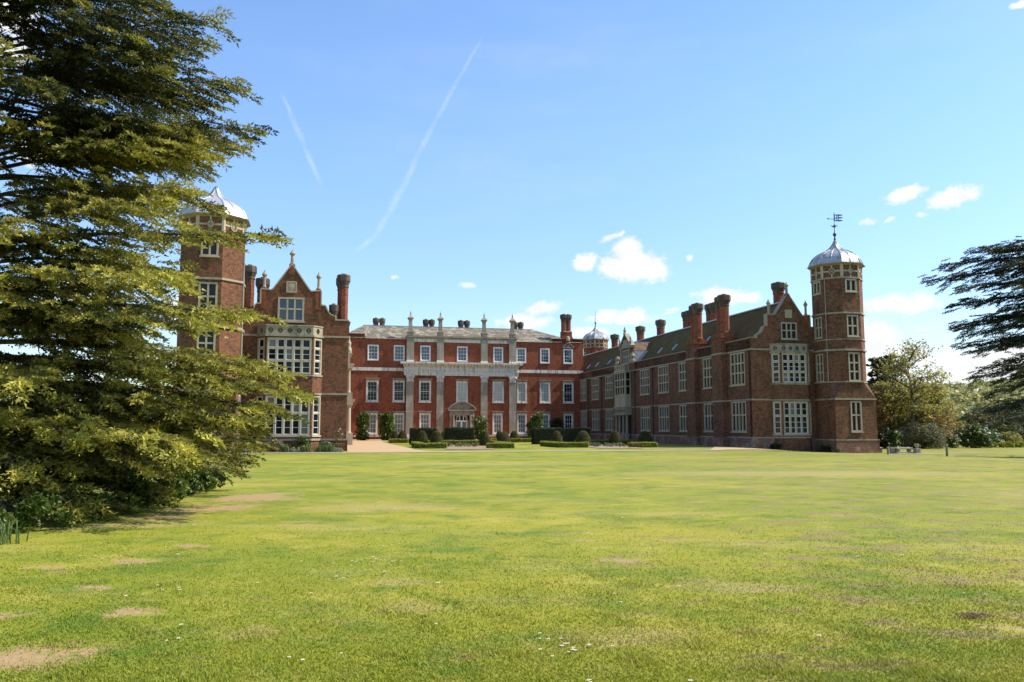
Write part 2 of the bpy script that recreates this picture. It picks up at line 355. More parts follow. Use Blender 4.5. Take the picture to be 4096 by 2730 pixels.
M['glass_sky'] = glass_mat('sky_reflecting_glass', (0.012, 0.020, 0.038), (0.024, 0.034, 0.055), 0.05, 0.8, 0.15)
M['glass_blind'] = glass_mat('glass_over_pale_blind', (0.42, 0.42, 0.36), (0.33, 0.34, 0.30), 0.08, 0.5)
M['glass_curtain'] = glass_mat('glass_over_net_curtain', (0.19, 0.19, 0.155), (0.11, 0.11, 0.09), 0.08, 0.35)
def leaf_mat(name, dark, light, trans=0.25, rough=0.55, extra=None):
    m, t, b = mat(name); P = pos(t)
    at = t.new('ShaderNodeAttribute'); at.attribute_name = 'tone'
    c = t.mix(at.outputs['Fac'], dark, light)
    c = t.mix(t.math('MULTIPLY', t.noise(P, 1.7, 3, 0.6), 0.35), c, tuple(k * 0.5 for k in dark))
    t.l.new(c, b.inputs['Base Color']); b.inputs['Roughness'].default_value = rough; b.inputs['Specular IOR Level'].default_value = 0.3
    tr = t.new('ShaderNodeBsdfTranslucent'); t.l.new(c, tr.inputs[0]); mx = t.new('ShaderNodeMixShader'); mx.inputs[0].default_value = trans
    t.l.new(b.outputs[0], mx.inputs[1]); t.l.new(tr.outputs[0], mx.inputs[2])
    out = [n for n in t.n if n.type == 'OUTPUT_MATERIAL'][0]; t.l.new(mx.outputs[0], out.inputs[0])
    return m
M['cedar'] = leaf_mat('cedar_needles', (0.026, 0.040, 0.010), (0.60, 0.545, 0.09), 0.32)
M['cedar_dark'] = leaf_mat('dark_cedar_needles', (0.020, 0.032, 0.012), (0.105, 0.115, 0.038), 0.12)
M['box_hedge'] = leaf_mat('box_leaves', (0.15, 0.20, 0.014), (0.56, 0.53, 0.045), 0.25)
M['yew'] = leaf_mat('yew_leaves', (0.016, 0.022, 0.009), (0.07, 0.085, 0.025), 0.1)
M['topiary'] = leaf_mat('clipped_yew_leaves', (0.055, 0.066, 0.012), (0.24, 0.20, 0.04), 0.15)
M['camellia'] = leaf_mat('glossy_shrub_leaves', (0.028, 0.06, 0.010), (0.22, 0.29, 0.045), 0.25, 0.46)
M['blossom'] = leaf_mat('white_blossom', (0.75, 0.74, 0.62), (0.85, 0.84, 0.75), 0.3)
M['spring_leaf'] = leaf_mat('young_spring_leaves', (0.24, 0.22, 0.045), (0.50, 0.45, 0.10), 0.45)
M['copper_leaf'] = leaf_mat('copper_spring_leaves', (0.20, 0.125, 0.045), (0.42, 0.27, 0.085), 0.35)
M['olive_leaf'] = leaf_mat('olive_leaves', (0.13, 0.125, 0.035), (0.30, 0.26, 0.075), 0.35)
M['conifer'] = leaf_mat('dark_conifer_needles', (0.012, 0.024, 0.018), (0.035, 0.055, 0.035), 0.1)
M['grey_shrub'] = leaf_mat('grey_green_leaves', (0.14, 0.15, 0.07), (0.34, 0.33, 0.18), 0.3)
M['silver'] = leaf_mat('silver_leaves', (0.22, 0.27, 0.19), (0.40, 0.45, 0.34), 0.25)
M['iris'] = leaf_mat('strap_leaves', (0.07, 0.13, 0.03), (0.20, 0.28, 0.09), 0.3)
M['wood_far'] = leaf_mat('distant_wood_leaves', (0.22, 0.22, 0.075), (0.52, 0.48, 0.17), 0.3)
M['petal'] = stone_mat('daisy_petals', (0.85, 0.85, 0.82), (0.8, 0.8, 0.76), (0.8, 0.75, 0.7), 0.1)
M['yolk'] = stone_mat('yellow_florets', (0.75, 0.50, 0.03), (0.65, 0.40, 0.02), (0.6, 0.4, 0.03), 0.2)

# ------------------------------------------------------------------ ground, path, beds
BARE = [(-3.75, 6.45, .85, .42, 20), (-4.55, 9.3, .40, .22, 10), (-5.85, 10.7, .38, .22, 0), (-5.0, 11.2, .3, .2, 0), (-4.9, 7.9, .55, .28, 5), (-3.6, 8.0, .40, .22, 0),
        (-6.7, 21.9, 1.5, 2.0, 0), (-6.7, 18.9, 1.5, 1.2, 20), (-7.0, 16.9, .9, .7, 10), (4.35, 7.3, .30, .16, -15), (4.3, 6.1, .42, .18, -5), (4.2, 5.2, .3, .12, 0), (5.5, 6.3, .25, .14, 0), (-4.9, 12.6, .5, .2, 0), (-3.9, 15.4, .6, .25, 0), (1.1, 13.2, .28, .22, 0), (1.45, 11.2, .35, .25, 0)]
DRY = [(-1.0, 8.2, .55, .5, 0), (-2.2, 7.2, .6, .4, 0), (.9, 7.0, 1.1, .5, 0), (-3.0, 19.0, 3.0, 1.6, 15), (-1.3, 9.6, .6, .4, 0), (2.5, 9.3, 1.2, .6, 0), (-7.0, 15.5, 2.2, 1.1, 15), (1.6, 5.6, .8, .3, 0), (12, 34, 12, 4, 0), (-2, 45, 8, 3, 0), (18, 22, 9, 2.5, -8)]
def lawn_color(t):
    P = pos(t); w = t.vmath('ADD', P, t.vmath('MULTIPLY', t.vmath('SUBTRACT', t.noise(P, 1.6, 4, 0.65, True), (0.5, 0.5, 0.5)), (1.0, 1.0, 0)))
    w = t.vmath('ADD', w, t.vmath('MULTIPLY', t.vmath('SUBTRACT', t.noise(P, 5.0, 3, 0.6, True), (0.5, 0.5, 0.5)), (0.35, 0.35, 0)))
    def ell(items):
        best = None
        for x, y, rx, ry, rot in items:
            m = t.mapping(w, (x, y, 0), (0, 0, R(rot)), (rx, ry, 1e6), 'TEXTURE'); v = t.math('SUBTRACT', 1.0, t.vmath('LENGTH', m))
            best = v if best is None else t.math('MAXIMUM', best, v)
        return best
    big = t.noise(t.mapping(P, scale=(0.7, 1, 1)), 0.10, 4, 0.6); mid = t.noise(P, 0.55, 5, 0.65); fine = t.noise(P, 3.2, 5, 0.7); micro = t.noise(P, 16, 3, 0.7)
    c = t.mix(t.smooth(big, 0.36, 0.64), (0.200, 0.232, 0.016), (0.318, 0.290, 0.027))
    c = t.mix(t.math('MULTIPLY', t.smooth(mid, 0.45, 0.70), 0.7), c, (0.100, 0.165, 0.016))
    c = t.mix(t.math('MULTIPLY', t.smooth(fine, 0.50, 0.70), 0.6), c, (0.33, 0.285, 0.065))
    c = t.mix(t.math('MULTIPLY', t.smooth(t.noise(P, 1.1, 6, 0.7), 0.54, 0.66), 0.6), c, (0.110, 0.180, 0.013))
    c = t.mix(t.math('MULTIPLY', t.smooth(t.noise(t.mapping(P, scale=(0.35, 1.0, 1)), 0.45, 5, 0.65), 0.52, 0.66), 0.55), c, (0.36, 0.31, 0.075))
    c = t.mix(t.math('MULTIPLY', t.smooth(t.noise(P, 0.34, 5, 0.68), 0.50, 0.64), 0.55), c, (0.085, 0.150, 0.012))
    c = t.mix(t.math('MULTIPLY', t.smooth(t.noise(t.mapping(P, (31, 7, 0)), 0.8, 6, 0.72), 0.52, 0.66), 0.6), c, (0.40, 0.335, 0.06))
    # thatch and old mowings lie in short streaks, most of all towards the right of the lawn
    th = t.noise(t.mapping(P, rot=(0, 0, R(14)), scale=(0.55, 1.25, 1)), 1.7, 6, 0.72)
    sx = t.new('ShaderNodeSeparateXYZ'); t.l.new(P, sx.inputs[0])
    right = t.smooth(t.math('SUBTRACT', sx.outputs[0], t.math('MULTIPLY', sx.outputs[1], 0.12)), -3.0, 5.0, 0.0, 0.10)
    thm = t.smooth(t.math('ADD', th, right), 0.60, 0.69)
    c = t.mix(t.math('MULTIPLY', thm, 0.85), c, t.mix(micro, (0.36, 0.26, 0.115), (0.17, 0.12, 0.055)))
    dry = t.smooth(t.math('ADD', ell(DRY), t.math('MULTIPLY', t.math('SUBTRACT', fine, 0.5), 0.9)), 0.1, 0.8, 0, 0.7)
    c = t.mix(dry, c, (0.36, 0.29, 0.10))
    bare = t.smooth(t.math('ADD', t.math('ADD', ell(BARE), t.math('MULTIPLY', t.math('SUBTRACT', fine, 0.5), 2.0)), t.math('MULTIPLY', t.math('SUBTRACT', t.noise(P, 11, 4, 0.7), 0.5), 1.6)), 0.1, 0.6, 0, 0.9)
    c = t.mix(bare, c, t.mix(micro, (0.47, 0.31, 0.155), (0.30, 0.195, 0.10)))
    return c, micro
m, t, b = mat('lawn_grass'); c, micro = lawn_color(t)
c = t.mix(t.math('MULTIPLY', micro, 0.35), c, t.mix(0.5, c, (0.02, 0.04, 0.005)))
t.l.new(c, b.inputs['Base Color']); b.inputs['Roughness'].default_value = 0.9; b.inputs['Specular IOR Level'].default_value = 0.2
bump(t, b, t.noise(pos(t), 9, 5, 0.75), 0.05, 0.5); M['lawn'] = m
m, t, b = mat('grass_blades'); c, micro = lawn_color(t)
at = t.new('ShaderNodeAttribute'); at.attribute_name = 'tone'
c = t.mix(at.outputs['Fac'], t.mix(0.20, c, (0.08, 0.16, 0.012)), t.mix(0.45, c, (0.50, 0.50, 0.08)))
t.l.new(c, b.inputs['Base Color']); b.inputs['Roughness'].default_value = 0.6; b.inputs['Specular IOR Level'].default_value = 0.12
tr = t.new('ShaderNodeBsdfTranslucent'); t.l.new(c, tr.inputs[0]); mx = t.new('ShaderNodeMixShader'); mx.inputs[0].default_value = 0.3
t.l.new(b.outputs[0], mx.inputs[1]); t.l.new(tr.outputs[0], mx.inputs[2])
t.l.new(mx.outputs[0], [n for n in t.n if n.type == 'OUTPUT_MATERIAL'][0].inputs[0]); M['blades'] = m
def gravel(name, c1, c2, c3):
    m, t, b = mat(name); P = pos(t); c = t.mix(t.noise(P, 0.7, 5, 0.65), c1, c2); c = t.mix(t.math('MULTIPLY', t.noise(P, 22, 3, 0.7), 0.5), c, c3)
    t.l.new(c, b.inputs['Base Color']); b.inputs['Roughness'].default_value = 0.95; bump(t, b, t.noise(P, 25, 3, 0.7), 0.02, 0.5); return m
M['gravel_pale'] = gravel('pale_gravel', (0.46, 0.41, 0.34), (0.38, 0.33, 0.27), (0.24, 0.21, 0.17))
M['gravel_tan'] = gravel('tan_gravel', (0.52, 0.36, 0.19), (0.43, 0.29, 0.15), (0.30, 0.20, 0.11))

gx = np.unique(np.concatenate([np.arange(-60, 101, 2.0), np.array([-3000, -1500, -800, -500, -350, -250, -180, -130, -100, -80, 115, 130, 160, 200, 260, 350, 500, 800, 1500, 3000.])]))
gy = np.unique(np.concatenate([np.arange(-20, 181, 2.0), np.array([-2000, -800, -300, -120, -60, 200, 230, 270, 330, 420, 550, 800, 1300, 2200, 4000.])]))
gm = bpy.data.meshes.new('lawn')
gv = [(x, y, gz(x, y)) for y in gy for x in gx]; nx = len(gx)
gf = [(j * nx + i, j * nx + i + 1, (j + 1) * nx + i + 1, (j + 1) * nx + i) for j in range(len(gy) - 1) for i in range(nx - 1)]
gm.from_pydata(gv, [], gf); gm.materials.append(M['lawn']); gm.polygons.foreach_set('use_smooth', [True] * len(gf)); gm.update()
lawn = bpy.data.objects.new('lawn', gm); COL.objects.link(lawn); tag(lawn, kind='structure')

def sheet(name, outline, dz, mt, rnd=0.0):
    """flat sheet that follows the ground; outline in mansion axes as rows [(q, p_left, p_right)...]"""
    mb = MB(); rng = random.Random(7); rows = []
    for q, a, c in outline:
        k = max(2, int((c - a) / 1.5)); a += rng.uniform(-rnd, rnd); c += rng.uniform(-rnd, rnd)
        row = []
        for i in range(k + 1): row.append(a + (c - a) * i / k)
        rows.append((q, row))
    dense = []
    for (q0, a0, c0), (q1, a1, c1) in zip(outline, outline[1:]):
        s = max(1, int(abs(q1 - q0) / 1.5))
        for i in range(s): dense.append((q0 + (q1 - q0) * i / s, a0 + (a1 - a0) * i / s, c0 + (c1 - c0) * i / s))
    dense.append(outline[-1])
    K = max(2, int(max(c - a for _, a, c in dense) / 1.5))
    def vt(r, i):
        q, a, c = r; p = a + (c - a) * i / K
        if i in (0, K): p += rng.uniform(-rnd, rnd)
        x, y = wxy(p, q); return (x, y, gz(x, y) + dz)
    G = [[vt(r, i) for i in range(K + 1)] for r in dense]
    for A, B in zip(G, G[1:]):
        for i in range(K): mb.face([A[i], A[i + 1], B[i + 1], B[i]])
    return tag(mb.build(name, mt), kind='structure')
sheet('gravel_path', [(71.3, -45, 36), (72.9, -45, 38)], 0.03, M['gravel_pale'])
sheet('gravel_forecourt', [(72.9, 1.6, 13.0), (74.0, 2.3, 9.8), (78.5, 2.3, 8.6), (100, 2.3, 8.4), (118, 2.3, 8.3), (126, 2.3, 9.5), (132, 2.3, 45), (143.3, 2.3, 45)], 0.035, M['gravel_tan'])
sheet('side_drive', [(72.9, 36, 44.8), (82, 41.0, 45.3), (110, 41.8, 45.3), (131.9, 41.8, 45.3)], 0.035, M['gravel_tan'])
sheet('park_road', [(74.4, 57.5, 68.0), (75.6, 57.5, 66.0)], 0.03, M['gravel_pale'])
sheet('rose_bed_soil', [(78.5, 11.9, 16.3), (90.0, 12.2, 18.0)], 0.04, M['soil'], 0.15)
sheet('lavender_bed_soil', [(78.5, 27.2, 31.6), (90.0, 28.0, 33.0)], 0.04, M['soil'], 0.15)
sheet('border_soil', [(74.2, -9.5, 2.0), (76.9, -9.5, 2.0)], 0.04, M['mole_soil'], 0.15)

# ------------------------------------------------------------------ mansion: builders
F_, N_ = (1, 0), (0, -1)        # facing the lawn
def window(par, O, t, n, x0, x1, z0, z1, cols, rows, fr='stone', glass='glass', fw=0.13, mw=0.11, proj=0.03, sill=True, hood=None, casement=False, bars=None, seed=0, sillm=None, glasses=None):
    """one window: frame with mullions and transoms, panes, sill, optional hood, casements and glazing bars"""
    rng = random.Random(seed * 977 + int(x0 * 100) + int(z0 * 10))
    w, h = x1 - x0, z1 - z0; O = (O[0], O[1], O[2] if len(O) > 2 else 0.0)
    mb = MB(); B = lambda a, b_, c, d, e, f: mb.obox(O, t, n, a, b_, c, d, e, f)
    B(x0, x0 + fw, z0, z1, -0.17, proj); B(x1 - fw, x1, z0, z1, -0.17, proj)
    B(x0 + fw, x1 - fw, z1 - fw, z1, -0.17, proj); B(x0 + fw, x1 - fw, z0, z0 + fw * 0.8, -0.17, proj)
    rows = rows if isinstance(rows, (list, tuple)) else [i / rows for i in range(rows + 1)]
    ix0, ix1, iz0, iz1 = x0 + fw, x1 - fw, z0 + fw * 0.8, z1 - fw
    cx = [ix0 + (ix1 - ix0) * i / cols for i in range(cols + 1)]; rz = [iz0 + (iz1 - iz0) * r for r in rows]
    for c in cx[1:-1]: B(c - mw / 2, c + mw / 2, iz0, iz1, -0.165, proj - 0.012)
    for r in rz[1:-1]:
        for a, b_ in zip(cx, cx[1:]):
            B(a + (mw / 2 if a != cx[0] else 0), b_ - (mw / 2 if b_ != cx[-1] else 0), r - mw / 2, r + mw / 2, -0.16, proj - 0.02)
    frame = mb.build('window', M[fr], par)
    # panes, each set at its own slight tilt as old glass is
    gl = [MB() for _ in range(len(glasses) if glasses else 1)]; keys = glasses or [glass]
    cs = MB()
    for i, (a, b_) in enumerate(zip(cx, cx[1:])):
        for j, (c, d) in enumerate(zip(rz, rz[1:])):
            t1, t2 = rng.uniform(-.012, .012), rng.uniform(-.012, .012); y = -0.12
            P = lambda x, z, dd: (O[0] + t[0] * x + n[0] * dd, O[1] + t[1] * x + n[1] * dd, O[2] + z)
            k = rng.randrange(len(keys))
            gl[k].face([P(a, c, y - t1 - t2), P(b_, c, y + t1 - t2), P(b_, d, y + t1 + t2), P(a, d, y - t1 + t2)])
            A, B2 = a + (mw / 2 if i else 0), b_ - (mw / 2 if i < cols - 1 else 0); C, D = c + (mw / 2 if j else 0), d - (mw / 2 if j < len(rz) - 2 else 0)
            if casement:
                cw = 0.055
                cs.obox(O, t, n, A, A + cw, C, D, -0.11, -0.045); cs.obox(O, t, n, B2 - cw, B2, C, D, -0.11, -0.045)
                cs.obox(O, t, n, A + cw, B2 - cw, C, C + cw, -0.11, -0.045); cs.obox(O, t, n, A + cw, B2 - cw, D - cw, D, -0.11, -0.045)
                nb = 2 if (D - C) > 1.5 else (1 if (D - C) > 0.95 or (j == 1) else 0)
                for q in range(nb):
                    zc = C + (D - C) * (q + 1) / (nb + 1); cs.obox(O, t, n, A + cw, B2 - cw, zc - 0.02, zc + 0.02, -0.105, -0.05)
    if bars:                                             # sash: outer box frame and glazing bars
        sw = 0.07
        cs.obox(O, t, n, ix0, ix0 + sw, iz0, iz1, -0.11, -0.04); cs.obox(O, t, n, ix1 - sw, ix1, iz0, iz1, -0.11, -0.04)
        cs.obox(O, t, n, ix0 + sw, ix1 - sw, iz0, iz0 + sw * 1.3, -0.11, -0.04); cs.obox(O, t, n, ix0 + sw, ix1 - sw, iz1 - sw, iz1, -0.11, -0.04)
        zm = (iz0 + iz1) / 2; cs.obox(O, t, n, ix0 + sw, ix1 - sw, zm - 0.035, zm + 0.035, -0.105, -0.045)
        for i in range(1, bars[0]):
            x = ix0 + sw + (ix1 - ix0 - 2 * sw) * i / bars[0]
            cs.obox(O, t, n, x - bars[2], x + bars[2], iz0 + sw * 1.3, zm - 0.035, -0.1, -0.06); cs.obox(O, t, n, x - bars[2], x + bars[2], zm + 0.035, iz1 - sw, -0.1, -0.06)
        for j in range(1, bars[1]):
            if 2 * j == bars[1]: continue
            z = iz0 + (iz1 - iz0) * j / bars[1]; cs.obox(O, t, n, ix0 + sw, ix1 - sw, z - bars[2], z + bars[2], -0.098, -0.062)
    for k, g in enumerate(gl):
        if g.f: g.build('pane', M[keys[k]], frame)
    if cs.f: cs.build('sash' if bars else 'casement', M['white_paint'], frame)
    if sill:
        s = MB(); s.obox(O, t, n, x0 - 0.08, x1 + 0.08, z0 - 0.13, z0 - 0.004, -0.1, proj + 0.1); s.build('sill', M[sillm or ('stone' if fr != 'stone_old' else 'stone_old')], frame)
    if hood:
        s = MB(); s.obox(O, t, n, x0 - 0.22, x1 + 0.22, z1 + hood, z1 + hood + 0.12, -0.02, 0.28); s.obox(O, t, n, x0 - 0.1, x1 + 0.1, z1 + 0.004, z1 + hood - 0.002, -0.02, 0.1)
        s.build('hood', M['stone_old'], frame)
    return frame
def finial(par, p, q, z0, s=1.0, pier=None, shaft=1.25):
    """octagonal stone colonnette with a knob, on a brick pier when pier = its foot height"""
    if pier is not None:
        b = MB(); b.box(p - .24 * s, p + .24 * s, q - .24 * s, q + .24 * s, pier, z0)
        b.build('pier', M['brick_chimney'], par)
    m_ = MB(); k = s
    m_.lathe((p, q), [(.20 * k, z0), (.20 * k, z0 + .12), (.14 * k, z0 + .2), (.13 * k, z0 + shaft * .8), (.17 * k, z0 + shaft * .84), (.24 * k, z0 + shaft * .95), (.25 * k, z0 + shaft), (.16 * k, z0 + shaft * 1.12), (.08 * k, z0 + shaft * 1.2), (.07 * k, z0 + shaft * 1.27), (.02 * k, z0 + shaft * 1.36)], 8)
    return m_.build('finial', M['stone_old'], par)
def chimney(par, p, q, z0, z1, r=0.56, base=None, cap=0.30):
    if base is not None:
        b = MB(); b.box(p - r * 1.25, p + r * 1.25, q - r * 1.25, q + r * 1.25, base, z0 - .16); b.box(p - r * 1.35, p + r * 1.35, q - r * 1.35, q + r * 1.35, z0 - .16, z0)
        b.build('chimney_base', M['brick_chimney'], par)
    s = MB(); s.lathe((p, q), [(r * 1.1, z0), (r * 1.1, z0 + .15), (r, z0 + .25), (r, z1 - 1.35)], 8)
    ch = s.build('chimney', M['brick_chimney'], par)
    c = MB(); c.lathe((p, q), [(r * 1.02, z1 - 1.35), (r * 1.1, z1 - 1.28), (r * 1.1, z1 - 1.2), (r * 1.02, z1 - 1.1), (r * (1 + cap), z1 - .72), (r * (1.1 + cap), z1 - .66), (r * (1.1 + cap), z1 - .1), (r * (.95 + cap), z1)], 8)
    c.lathe((p, q), [(r * .5, z1), (r * .45, z1 + .14)], 8); c.build('chimney_cap', M['soot'], ch)
    return ch
def cove(pc, side, hw, zpar):
    """half outline of a shaped gable, from the parapet corner up to the apex; side -1 or 1"""
    pts = [(hw, zpar), (3.95, zpar), (3.94, 11.80), (3.78, 11.84), (3.55, 11.95), (3.35, 12.12), (3.2, 12.35), (3.1, 12.6), (3.0, 12.76), (2.62, 12.80), (2.61, 14.12), (2.0, 14.06), (1.78, 14.02), (1.62, 14.12), (0.0, 16.45)]
    return [(side * x, z) for x, z in pts]
def shaped_gable(hwl, hwr, zpar=11.45):
    return cove(0, -1, hwl, zpar) + cove(0, 1, hwr, zpar)[::-1][1:]
def strings(par, segs, name='string_course', mt='stone_old'):
    for O, t, n, x0, x1, z0, z1, d in segs:
        mb = MB(); mb.obox((O[0], O[1], 0), t, n, x0, x1, z0, z1, -0.05, d); mb.build(name, M[mt], par)
def bay(par, pc, qw, dep, hf, ht, brick, ncols, up, lo, glasses, pierced=5):
    """canted two-storey bay window with pierced stone parapet"""
    L, Fl, Fr, Rr = (pc - ht, qw), (pc - hf, qw - dep), (pc + hf, qw - dep), (pc + ht, qw)
    faces = [(L, Fl), (Fl, Fr), (Fr, Rr)]; wall = MB(); trim = MB(); par_ = MB(); out = []
    for i, (A, B) in enumerate(faces):
        d = np.array(B) - np.array(A); Ln = np.linalg.norm(d); t = tuple(d / Ln); n = (t[1], -t[0]); O = (A[0], A[1], 0.0)
        e = 0.13
        wall.facade(O, t, n, [(0, 9.86), (Ln, 9.86)], -1.4, [(e, Ln - e, lo[0], lo[1]), (e, Ln - e, up[0], up[1])], 0.2)
        for z0, z1, dd in ((0.52, 0.70, .09), (4.58, 4.74, .07), (9.78, 9.94, .12), (up[0] - .18, up[0] - .03, .07)): trim.obox(O, t, n, -0.03, Ln + 0.03, z0, z1, -0.05, dd + i * 0.003)
        k = pierced if i == 1 else 1; u = Ln / k; ops = []
        for j in range(k):
            c = (j + .5) * u
            ops += [(c - .21, c - .12, 10.20, 10.46), (c - .12, c + .12, 10.08, 10.58), (c + .12, c + .21, 10.20, 10.46)]
        par_.facade(O, t, n, [(0, 10.72), (Ln, 10.72)], 9.94, ops, 0.18, 0.18)
        par_.obox(O, t, n, -0.02, Ln + 0.02, 10.724, 10.84, -0.2, 0.05 + i * 0.003)
        c = ncols if i == 1 else 1
        out.append(window(par, O, t, n, e, Ln - e, up[0], up[1], c, [0, .37, .74, 1], 'stone', glasses[0], .12, .13, .04, False, None, True, seed=i + int(pc), glasses=glasses))
        out.append(window(par, O, t, n, e, Ln - e, lo[0], lo[1], c, [0, .57, 1], 'stone', glasses[0], .12, .13, .04, True, None, True, seed=i + 5 + int(pc), glasses=glasses))
    flat = [(L[0], L[1], 9.93), (Fl[0], Fl[1], 9.93), (Fr[0], Fr[1], 9.93), (Rr[0], Rr[1], 9.93)]
    wall.build('bay_wall', M[brick], par); trim.build('bay_string_course', M['stone_old'], par); par_.build('pierced_parapet', M['stone_old'], par)
    r = MB(); r.face(flat); r.build('bay_roof', M['lead'], par)
def wing_roof(mb, p0, p1, ridge, q0, q1, ze, zr):
    mb.face([(p0, q0, ze), (ridge, q0, zr), (ridge, q1, zr), (p0, q1, ze)]); mb.face([(p1, q0, ze), (p1, q1, ze), (ridge, q1, zr), (ridge, q0, zr)])
def crest(par, O, t, n, x0, x1, z0, z1):
    """stone panel carved with a shield"""
    mb = MB(); f = .1
    mb.obox(O, t, n, x0, x1, z0, z0 + f, -.02, .09); mb.obox(O, t, n, x0, x1, z1 - f, z1, -.02, .09); mb.obox(O, t, n, x0, x0 + f, z0 + f, z1 - f, -.02, .09); mb.obox(O, t, n, x1 - f, x1, z0 + f, z1 - f, -.02, .09)
    mb.obox(O, t, n, x0 + f, x1 - f, z0 + f, z1 - f, -.02, .03)
    c, w = (x0 + x1) / 2, (x1 - x0) / 2 - .2; zt, zb = z1 - .24, z0 + .2
    P = lambda x, z, d: (O[0] + t[0] * x + n[0] * d, O[1] + t[1] * x + n[1] * d, z)
    sh = [(c - w, zt), (c + w, zt), (c + w, zt - (zt - zb) * .5), (c + w * .6, zb + .12), (c, zb), (c - w * .6, zb + .12), (c - w, zt - (zt - zb) * .5)]
    mb.face([P(x, z, .08) for x, z in sh][::-1])
    for a, b_ in zip(sh, sh[1:] + sh[:1]): mb.face([P(*a, .03), P(*b_, .03), P(*b_, .08), P(*a, .08)])
    mb.obox(O, t, n, c - .04, c + .04, zb + .15, zt - .06, .075, .11); mb.obox(O, t, n, c - w * .7, c + w * .7, (zt + zb) / 2 - .04, (zt + zb) / 2 + .04, .072, .105)
    return mb.build('carved_panel', M['stone'], par)

# ------------------------------------------------------------------ octagonal corner towers
T22 = math.tan(R(22.5)); C22 = math.cos(R(22.5))
def octo(i):
    a = R(45 * i); n = (math.cos(a), math.sin(a)); return (-n[1], n[0]), n
def tower(label, cp, cq, brick, half=2.5, lead='lead', stages=None, base=True, vane=False, zb=-1.6):
    o = thing('octagonal_tower', label, 'tower', (cp, cq, zb + .6), 'b')
    fw = 2 * half * T22; wall = MB(); trs = [MB() for _ in range(7)]; fz = MB(); wins = []
    z_lo = 6.55 if base else zb
    for i in range(8):
        t, n = octo(i); O = (cp + n[0] * half - t[0] * fw / 2, cq + n[1] * half - t[1] * fw / 2, 0.0)
        ops = []
        if i in (6, 4, 0, 2):
            c = fw / 2
            for (za, zc, rows, w) in stages: 
                if za > z_lo: ops.append((c - w / 2, c + w / 2, za, zc)); wins.append((O, t, n, c - w / 2, c + w / 2, za, zc, rows, i))
        wall.facade(O, t, n, [(0, 19.5), (fw, 19.5)], z_lo, ops, 0.22)
        e = .03 + (i % 2) * .004
        for tr, (za, zc, d) in zip(trs, ((6.5, 6.64, .10), (9.92, 10.12, .15), (11.1, 11.24, .10), (13.95, 14.13, .12), (17.82, 18.0, .09))):
            tr.obox(O, t, n, -d * T22 - .005, fw + d * T22 + .005, za, zc, -.1, d + e * .1)
        # frieze of strips, lozenges and roundels under the eaves
        F = lambda a, b_, c_, d_, h: fz.obox(O, t, n, a, b_, c_, d_, -.02, h)
        F(-.03, .15, 18.0, 19.38, .055); F(fw - .15, fw + .03, 18.0, 19.38, .055)
        cx, cz, rr = fw / 2, 18.66, .36
        F(cx - .07, cx + .07, cz + rr, 19.38, .045); F(cx - .07, cx + .07, 18.0, cz - rr, .045)
        F(.15, cx - rr, cz - .08, cz + .08, .045); F(cx + rr, fw - .15, cz - .08, cz + .08, .045)
        k = 4 if i % 2 == 0 else 14
        ring = [(cx + rr * math.cos(2 * math.pi * j / k + (math.pi / 2)), cz + rr * 1.08 * math.sin(2 * math.pi * j / k + math.pi / 2)) for j in range(k)]; ring.append(ring[0])
        fz.ribbon(O, t, n, ring, .12, -.02, .07)
        fz.obox(O, t, n, cx - .14, cx + .14, cz - .14, cz + .14, -.02, .012, 1)
    if base:
        s = half - .02
        Bf = {'f': ((cp - s, cq - s), (1, 0), (0, -1)), 'r': ((cp + s, cq - s), (0, 1), (1, 0)), 'b': ((cp + s, cq + s), (-1, 0), (0, 1)), 'l': ((cp - s, cq + s), (0, -1), (-1, 0))}
        for key, (P0, t, n) in Bf.items():
            O = (P0[0], P0[1], 0.0); ops = [(s - .66, s + .66, 1.26, 4.48)] if key in 'fr' else []
            wall.facade(O, t, n, [(0, 4.72), (2 * s, 4.72)], zb, ops, 0.22)
            for op in ops: wins.append((O, t, n, *op, [0, .55, 1], key))
            for tr, za, zc, d in ((trs[5], 4.62, 4.80, .1), ): tr.obox(O, t, n, -d, 2 * s + d - .004, za, zc, -.1, d)
            wall.obox(O, t, n, -.12, 2 * s + .116, zb, .3, -.1, .12, 1); trs[6].obox(O, t, n, -.16, 2 * s + .156, .3, .44, -.1, .16)
        v8 = [(cp + half / C22 * math.cos(R(22.5 + 45 * k)), cq + half / C22 * math.sin(R(22.5 + 45 * k)), 6.52) for k in range(8)]
        sq = [(cp + s, cq + s, 4.78), (cp - s, cq + s, 4.78), (cp - s, cq - s, 4.78), (cp + s, cq - s, 4.78)]
        for k in range(4):
            a, b_ = v8[(2 * k) % 8], v8[(2 * k + 1) % 8]; wall.face([sq[k], b_, a])
            c_ = v8[(2 * k + 2) % 8]; wall.face([sq[k], sq[(k + 1) % 4], c_, b_])
    wall.build('wall', [M[brick], M['brick_plinth']], o); [tr.build('string_course', M['stone_old'], o) for tr in trs if tr.f]; fz.build('frieze', [M['stone'], M['stone_grey']], o)
    for O, t, n, a, b_, c_, d_, rows, i in wins:
        window(o, O, t, n, a, b_, c_, d_, 2, rows, 'stone', 'glass_lead', .15, .15, .05, seed=hash(str(i)) % 50 if False else (ord(str(i)[0])))
    ev = MB(); ev.lathe((cp, cq), [(half / C22 + .02, 19.3), (half / C22 + .3, 19.44), (half / C22 + .42, 19.5), (half / C22 + .42, 19.56), (half / C22 + .1, 19.6)], 8); ev.build('eaves', M['stone_old'], o)
    prof = [(2.74, 19.58), (2.68, 19.76), (2.56, 20.06), (2.38, 20.38), (2.10, 20.70), (1.74, 20.98), (1.32, 21.20), (.95, 21.38), (.64, 21.62), (.40, 21.92), (.22, 22.22), (.10, 22.5)]
